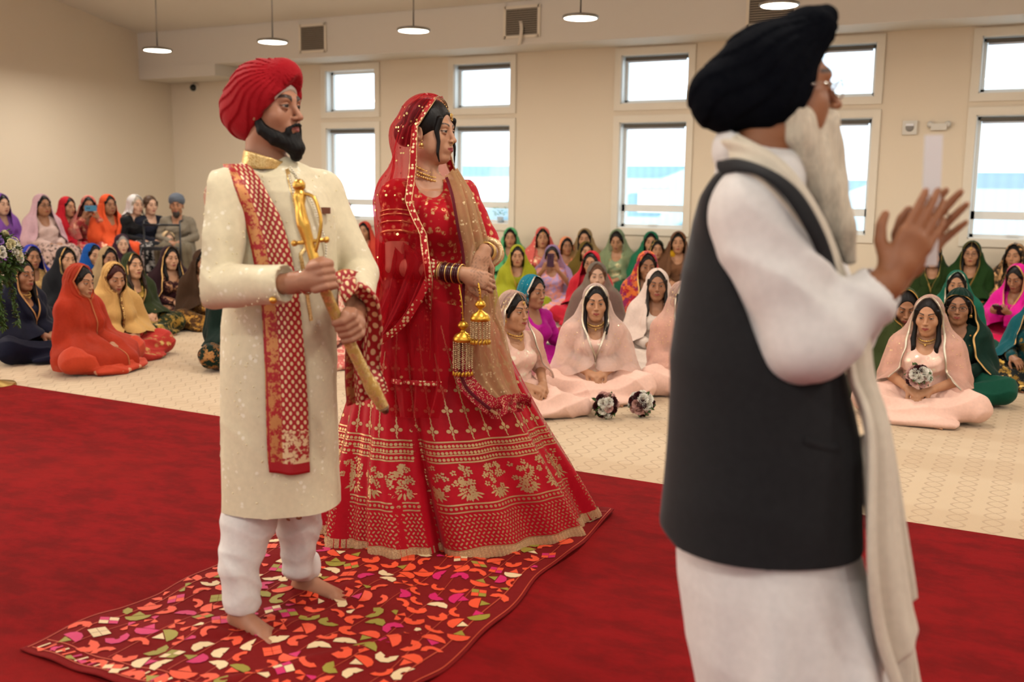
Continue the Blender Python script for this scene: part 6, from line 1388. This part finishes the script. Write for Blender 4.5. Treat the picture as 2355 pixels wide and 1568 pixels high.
rg = G(1097, 634, 3.87); br.geo('ring', Geo().ball(rg, .006, 8), plain('diamond', '#E8EEF2', .05, .3))
# hanging gold tassels
KG = gold('kaleera_gold', '#D9A93E', .3); KB = gold('bead_champagne', '#CBB58C', .35)
for (px, y0, y1, D, hx, hy) in ((1065, 738, 862, 3.84, 1056, 655), (1105, 690, 790, 3.82, 1100, 650)):
    r = .038; top = G(px, y0, D); bot = G(px, y1, D); H = top[2]-bot[2]; g = Geo(); c = top
    g.lathe([(.001, 0.0), (.012, -.002), (.02, -.012), (.022, -.02), (.012, -.03), (.006, -.034), (.012, -.042), (.03, -.052), (r, -.066), (r, -.078), (r-.006, -.08)], c, 18); kal = br.geo('tassel', g, KG)
    g = Geo(); g.tube(bezier([G(hx, hy, D+.01), G((px+hx)/2+2, (hy+y0)/2, D-.005), c], 14), .0022, 5)
    for t_ in np.linspace(.1, .95, 6): q = G(hx, hy, D+.01)*(1-t_)+c*t_; g.ball(q, .005, 6)
    br.geo('tassel_cord', g, KG, kal)
    g = Geo(); tips = Geo()
    for ring_, nn in ((r*.95, 16), (r*.55, 9)):
        for i in range(nn):
            a = i*2*PI/nn; L_ = H-.085-.012
            for k in range(int(L_/.0075)): g.ball(c+(ring_*math.cos(a), ring_*math.sin(a), -.082-k*.0075), .0032, 5)
            tips.lathe([(.001, 0), (.003, -.004), (.005, -.014), (.001, -.017)], c+(ring_*math.cos(a), ring_*math.sin(a), -.082-L_), 6)
    br.geo('bead_fringe', g, KB, kal); br.geo('tassel_tips', tips, KG, kal)
# ===================================================================== embroidered cloth under the couple
X0, X1, Y0, Y1 = -2.72, -1.53, 1.91, 4.14
def clothZ(x, y):
    w = .006*np.sin(x*9+3*np.sin(y*2.3))*np.sin(y*7+2*np.sin(x*3))+.005*np.sin(y*16+5*np.sin(x*4)+x*7)+.003*np.sin(x*31+y*13)
    f = np.zeros_like(x)
    for (cx, cy, s) in ((-2.2, 2.38, .11), (-2.15, 2.72, .1)): r = np.sqrt((x-cx)**2+(y-cy)**2); f += .014*np.exp(-(r/s)**2*.6)*(np.abs(np.sin(np.arctan2(y-cy, x-cx)*4+r*14)))-.012*np.exp(-(r/.1)**2)
    k = np.abs((y-2.0)*.55-(x+2.05)); f += .012*np.exp(-(k/.03)**2)*(y < 2.6)
    return .013+np.maximum(0, w+.006)+np.maximum(f, -.004)
def clothP(x, y):
    ex = .035*np.sin(y*5+1)+.02*np.sin(y*11); ey = .03*np.sin(x*6); a = (x-X0)/(X1-X0); b_ = (y-Y0)/(Y1-Y0)
    xx = x+.5*ex*(np.abs(a-.5)*2)**3-.15*b_**2.2; yy = y+.5*ey*(np.abs(b_-.5)*2)**3+.02*np.sin(a*3)*(1-b_)
    return np.stack([xx, yy, clothZ(xx, yy)], -1)
PX_, PY_ = np.meshgrid(np.linspace(X0, X1, 150), np.linspace(Y0, Y1, 270)); P = clothP(PX_, PY_)
PHM = fabric('phulkari_ground', '#720B0B', rough=.9, weave=1.2, sheen=.0); ORG = plain('floss_orange', '#E04A26', .55); CRM = plain('floss_cream', '#DCC094', .55); OLV = plain('floss_olive', '#8F8228', .55); MAG = plain('floss_magenta', '#C40F5C', .55); LIN = plain('floss_rust', '#B8401E', .6)
org = np.array((-2.15, 3.0, 0)); ph = link('embroidered_cloth', mesh_of('embroidered_cloth', (P-org).reshape(-1, 3), grid_faces(270, 150)), PHM, None, org); solid(ph, .005, -1.); tag(ph, 'rumpled maroon cloth with orange, cream and magenta embroidery under the couple', 'cloth')
g = Geo(); rr = np.random.RandomState(11)
def cp_(poly, x, y, rot, s, mi):
    c, sn = math.cos(rot), math.sin(rot); q = np.array(poly)*s; X = x+c*q[:, 0]-sn*q[:, 1]; Y = y+sn*q[:, 0]+c*q[:, 1]
    if X.min() < X0+.01 or X.max() > X1-.01 or Y.min() < Y0+.01 or Y.max() > Y1-.01: return
    p = clothP(X, Y); p[:, 2] += .0025; g.add(p-org, [range(len(q))], mi)
def arc_(r0, r1, a0, a1, n=5):
    a = np.linspace(a0, a1, n); o = []
    for i in range(n-1): o.append([(r0*math.cos(a[i]), r0*math.sin(a[i])), (r1*math.cos(a[i]), r1*math.sin(a[i])), (r1*math.cos(a[i+1]), r1*math.sin(a[i+1])), (r0*math.cos(a[i+1]), r0*math.sin(a[i+1]))])
    return o
st_ = .080; ny = int((Y1-Y0)/st_); nx = int((X1-X0)/st_); k = 0
for j in range(ny):
    for i in range(nx):
        x = X0+st_*(i+.5+(.5 if j % 2 else 0))+rr.uniform(-.006, .006); y = Y0+st_*(j+.5)+rr.uniform(-.006, .006); rot = rr.uniform(0, 2*PI); t_ = rr.randint(0, 6); c1 = rr.choice([0, 0, 0, 0, 1, 2, 3]); c2 = rr.choice([0, 0, 1, 2, 3]); s = .035
        if t_ == 0:
            for q in arc_(.25, 1.05, .5, 4.6, 7): cp_(q, x, y, rot, s, c1)
        elif t_ == 1:
            for (a, b_, m) in ((0, 0, c1), (-1, 0, c2), (0, -1, c2), (-1, -1, c1)): cp_([(a, b_), (a+.95, b_), (a+.95, b_+.95), (a, b_+.95)], x, y, rot*.2, s*.8, m)
        elif t_ == 2:
            for q in arc_(.0, 1.15, 0, PI, 7): cp_(q[1:3]+[(0, 0)], x, y, rot, s, c1)
            cp_([(-.6, -.1), (.6, -.1), (0, -1.1)], x, y, rot, s, c2)
        elif t_ == 3:
            for q in arc_(.55, 1.1, .2, 2.9, 6): cp_(q, x, y, rot, s, 0)
        elif t_ == 4:
            for q in arc_(.15, 1.1, .3, 3.6, 6): cp_(q, x, y, rot, s, 1 if c1 == 0 else c1)
        else:
            cp_([(0, 0), (.9, .35), (1.1, 0), (.9, -.35)], x, y, rot, s, c1); cp_([(0, 0), (-.9, .35), (-1.1, 0), (-.9, -.35)], x, y, rot, s, c2); cp_([(0, 0), (.35, .9), (-.35, .9)], x, y, rot, s, 0)
em = tag(g.link('floss_motifs', [ORG, CRM, OLV, MAG], ph, False), kind='stuff')
g = Geo()
def line(pts, w, mi=0):
    pts = np.array(pts); 
    for a, b_ in zip(pts[:-1], pts[1:]):
        d = b_-a; n = np.array((-d[1], d[0])); n = n/(np.linalg.norm(n)+1e-9)*w; q = np.array([a-n, b_-n, b_+n, a+n]); p = clothP(q[:, 0], q[:, 1]); p[:, 2] += .0022; g.add(p-org, [range(4)], mi)
for x in (X0+.07, X1-.07, X0+.012, X1-.012): line([(x, y) for y in np.linspace(Y0+.02, Y1-.02, 120)], .002)
for y in (Y0+.09, Y0+.03, Y1-.07): line([(x, y) for x in np.linspace(X0+.02, X1-.02, 60)], .0022)
for i in range(8): line([(X0+.12+i*.13+.03*math.sin(t*7+i), Y0+.1+t*(Y1-Y0-.2)) for t in np.linspace(0, 1, 90)], .0012)
for i in range(44): x = X0+.04+i*.028; line([(x, Y0+.035), (x+.012, Y0+.075)], .004, 1+i % 3)
g.link('stem_lines', [LIN, CRM, ORG, MAG], ph, False)
# ===================================================================== flowers
ROSEM = {'w': plain('rose_white', '#F0EADC', .6, noise=.05, nscale=60), 'p': plain('rose_blush', '#D3A49A', .6, noise=.06, nscale=60), 'm': plain('rose_burgundy', '#3C0810', .55, noise=.1, nscale=60), 'y': plain('bloom_cream', '#E2D6A8', .6), 'v': plain('bloom_violet', '#8A6AB0', .6), 'g': plain('foliage', '#3F5A22', .6, noise=.2, nscale=30)}
def rose_mesh(seed):
    r = np.random.RandomState(seed); g = Geo()
    for lay, (n, R_, op, hgt) in enumerate(((3, .35, .15, .55), (5, .6, .35, .5), (6, .85, .7, .35), (7, 1.0, 1.1, .12))):
        for k in range(n):
            a = 2*PI*(k+.5*lay)/n+r.uniform(-.15, .15); w = 2*PI/n*.75; m = 5; U, W = np.meshgrid(np.linspace(-1, 1, 6), np.linspace(0, 1, m)); ang = a+U*w*.72*np.sin(W*PI*.62+.35)
            rad = R_*(.35+.65*W**.7)+op*.12*W**3+.03*U**2; z = -.45+W*(hgt+.62)-op*.22*W**3-.1*U*U*W
            g.add(np.stack([rad*np.cos(ang), rad*np.sin(ang), z], -1), [tuple(f) for f in grid_faces(m, 6)])
    return g.mesh('rose')
def leaf_geo(g, c, d, L=.05, w=.016, up=(0, 0, 1)):
    d = np.array(d, float); d /= np.linalg.norm(d); s = np.cross(d, up); s /= np.linalg.norm(s)+1e-9; n = np.cross(s, d)
    g.add([c, c+d*L*.35+s*w+n*.004, c+d*L*.75+s*w*.8, c+d*L-n*.01, c+d*L*.75-s*w*.8, c+d*L*.35-s*w+n*.004, c+d*L*.5+n*-.004], [(0, 1, 6), (1, 2, 6), (2, 3, 6), (3, 4, 6), (4, 5, 6), (5, 0, 6)])
def bouquet(c, axis, label, R_=.085, seed=1, seq='wpmwmpwpmwpmwpmp', group=None):
    ax = np.array(axis, float); ax /= np.linalg.norm(ax); q = Vector(ax).to_track_quat('Z', 'Y'); e = empty('bouquet', c); e.rotation_mode = 'QUATERNION'; e.rotation_quaternion = q; tag(e, label, 'bouquet', group)
    ms = _cache.setdefault('rose', [rose_mesh(i) for i in range(3)]); rr = np.random.RandomState(seed); pts = []
    n = len(seq)
    for i in range(n):
        z = 1-(i+.3)/n*1.05; r = math.sqrt(max(0, 1-z*z)); a = i*2.4+seed; pts.append((r*math.cos(a), r*math.sin(a), z))
    for i, p in enumerate(pts):
        p = np.array(p); me = ms[i % 3]
        if not me.materials: me.materials.append(None)
        o = bpy.data.objects.new('rose', me); COL.objects.link(o); o.parent = e; o.location = p*R_*.80; o.rotation_mode = 'QUATERNION'; o.rotation_quaternion = Vector(p+np.array((0, 0, .2))).to_track_quat('Z', 'Y'); o.scale = (R_*.37*(1+.12*rr.uniform(-1, 1)),)*3
        o.material_slots[0].link = 'OBJECT'; o.material_slots[0].material = ROSEM[seq[i]]
    g = Geo()
    for k in range(22): a = rr.uniform(0, 2*PI); z = rr.uniform(-.5, .8); d = np.array((math.cos(a), math.sin(a), z)); leaf_geo(g, d*R_*.5, d+rr.normal(0, .3, 3), R_*.62, R_*.13)
    g.link('leaves', ROSEM['g'], e)
    Geo().tube([(0, 0, -.2), (0, 0, -.09), (0, 0, 0)], [.011, .013, .02], 10).link('stems', plain('stem_wrap', '#C9A79A', .5), e)
    Geo().tube([(0, 0, -.225), (0, 0, -.2)], [.011, .012], 10).link('stem_ends', plain('stem_black', '#17120F', .6), e)
    return e
q = on_floor(1391, 962); bouquet((q[0], q[1], .088), (.75, -.62, .28), 'rose bouquet lying on the carpet directly before the front bridesmaid', seed=2)
q = on_floor(1474, 958); bouquet((q[0], q[1], .088), (.35, -.9, .3), 'rose bouquet lying on the carpet beside the black waistcoat', seed=5, seq='mwpwmpwmpwpmwmpw')
h_ = local_pt(R2, (0, .30, .30)); bouquet(tuple(h_), (-.1, -.75, .75), 'rose bouquet held in the lap of the right hand bridesmaid', seed=8, seq='mwwpwmpwmpwppwmw', R_=.08)
# tall floral arrangement at the left edge
fa_c = at_dist(-28, 592, 7.2); fa = empty('flower_arrangement', (fa_c[0], fa_c[1], 0)); tag(fa, 'tall arrangement of cream and violet blooms with trailing greenery at the left edge', 'flowers')
Geo().lathe([(.14, 0), (.13, .02), (.03, .04), (.025, fa_c[2]-.2), (.08, fa_c[2]-.12), (.1, fa_c[2]-.05), (.02, fa_c[2]-.05)], n=18).link('stand', plain('stand_gold', '#B99A5A', .35, .8), fa)
rr = np.random.RandomState(21); g = Geo()
for k in range(900):
    d = rr.normal(0, 1, 3); d /= np.linalg.norm(d); r = .24*rr.uniform(.3, 1)**.5; leaf_geo(g, d*r*(1.0, .8, .85)+(0, 0, fa_c[2]), d+rr.normal(0, .5, 3), .06, .014)
for s in range(7):
    a = rr.uniform(0, 2*PI); pz = np.array((.16*math.cos(a), .14*math.sin(a), fa_c[2]-.12)) if s else np.array((.13, -.03, fa_c[2]-.1))
    for k in range(26): pz = pz+np.array((rr.uniform(-.004, .006), rr.uniform(-.004, .004), -.014)); [leaf_geo(g, pz, rr.normal(0, 1, 3)+(0, 0, -.6), .04, .009) for _ in range(3)]
g.link('foliage', ROSEM['g'], fa)
ms = _cache['rose']
for k in range(64):
    d = rr.normal(0, 1, 3); d[2] = abs(d[2])*.8-.25; d /= np.linalg.norm(d); o = bpy.data.objects.new('bloom', ms[k % 3]); COL.objects.link(o); o.parent = fa; o.location = d*np.array((.25, .2, .21))+(0, 0, fa_c[2]); o.rotation_mode = 'QUATERNION'; o.rotation_quaternion = Vector(d).to_track_quat('Z', 'Y'); o.scale = (rr.uniform(.018, .032),)*3
    o.material_slots[0].link = 'OBJECT'; o.material_slots[0].material = ROSEM['v' if k % 5 == 0 else 'w' if k % 2 else 'y']
# ===================================================================== things held and set down
def phone(o, p, label, c, rx=0., horiz=False):
    w = np.array(Matrix.Translation(o.location) @ Matrix.Rotation(o.rotation_euler.z, 4, 'Z') @ Matrix.Scale(o.scale[0], 4) @ Vector(p)); e = empty('phone', w, o.rotation_euler.z); e.rotation_euler = (rx, PI/2 if horiz else 0, o.rotation_euler.z); tag(e, label, 'phone')
    Geo().box((0, 0, 0), (.04, .005, .08)).link('case', plain('case_'+c[1:], c, .4), e, False); Geo().box((0, -.0055, 0), (.036, .001, .075)).link('screen', plain('phone_screen', '#0A0B10', .1), e, False)
    g = Geo(); g.lathe([(.001, 0), (.008, 0), (.008, .003), (.001, .003)], (0, .0052, .045), 10, R=np.array([[1, 0, 0], [0, 0, 1], [0, -1, 0.]])); g.lathe([(.001, 0), (.008, 0), (.008, .003), (.001, .003)], (0, .0052, .02), 10, R=np.array([[1, 0, 0], [0, 0, 1], [0, -1, 0.]])); g.link('camera_lens', plain('lens', '#101018', .1), e)
phone(PH, (0, .33, 1.0), 'phone held sideways in front of the face by the person in salmon and magenta', '#3E7EA0', 0, True)
phone(PH2, (0, .30, .63), 'dark plum phone held upright by the person in the lavender scarf', '#3A1430')
phone(PH3, (0, .33, .37), 'black phone read by the person in hot pink', '#0D0D10', rx=-.9)
def handbag(px, py, label, c, w=.17, h=.22, d=.08, handle=True):
    q = on_floor(px, py); e = empty('handbag', (q[0], q[1], .008), math.atan2(q[1], q[0])-PI/2-.1); tag(e, label, 'handbag'); m = plain('leather_'+c[1:], c, .45)
    s = Shape(); s.box((0, 0, h/2), (w, d, h/2), rnd=.025, k=0); s.box((0, 0, h), (w*.93, d*.5, .02), rnd=.01, k=.04); V, Fq = net(s, (-w-.03, -d-.03, -.02), (w+.03, d+.03, h+.05), .009); link('bag_body', mesh_of('bag_body', V, Fq), m, e)
    if handle:
        for y in (-d-.004, d+.004): Geo().tube(bezier([(-w*.5, y, h*.72), (-w*.42, y*1.2, h*.3), (0, y*1.35, h*.16), (w*.42, y*1.2, h*.3), (w*.5, y, h*.72)], 24), .007, 8).link('handle', plain('strap_dark', '#1A1614', .5), e)
        Geo().box((w*.93, 0, h*.45), (w*.08, d*1.02, h*.4)).link('side_panel', plain('strap_dark', '#1A1614', .5), e, False)
    return e
handbag(2264, 697, 'cream handbag with a dark looped handle beside the hot pink dress', '#D0B79A')
handbag(1250, 842, 'small black bag on the carpet beside the magenta dress', '#0E0D10', .13, .16, .1, False)
# walker by the chair row
wk = at_dist(372, 520, 14.2); e = empty('walking_frame', (wk[0], wk[1], 0), ROT+PI); tag(e, 'black wheeled walking frame in front of the blue blouse', 'walker'); BLK = plain('walker_black', '#15161A', .4)
g = Geo(); g.tube([(-.25, 0, .05), (-.25, 0, .95)], .014, 8); g.tube([(.25, 0, .05), (.25, 0, .95)], .014, 8); g.tube([(-.25, .45, .05), (-.25, .1, .6)], .012, 8); g.tube([(.25, .45, .05), (.25, .1, .6)], .012, 8); g.tube([(-.25, 0, .9), (.25, 0, .9)], .016, 8); g.link('frame', BLK, e)
Geo().box((0, .12, .58), (.2, .13, .02)).link('seat', BLK, e, False)
for x in (-.25, .25):
    Geo().tube([(x, -.02, .95), (x, -.14, .96)], .018, 8).link('grip', BLK, e)
    for y in (0, .45): Geo().lathe([(.001, -.015), (.06, -.015), (.06, .015), (.001, .015)], (x, y, .06), 14, R=np.array([[0, 0, 1], [1, 0, 0], [0, 1, 0.]])).link('wheel', BLK, e)
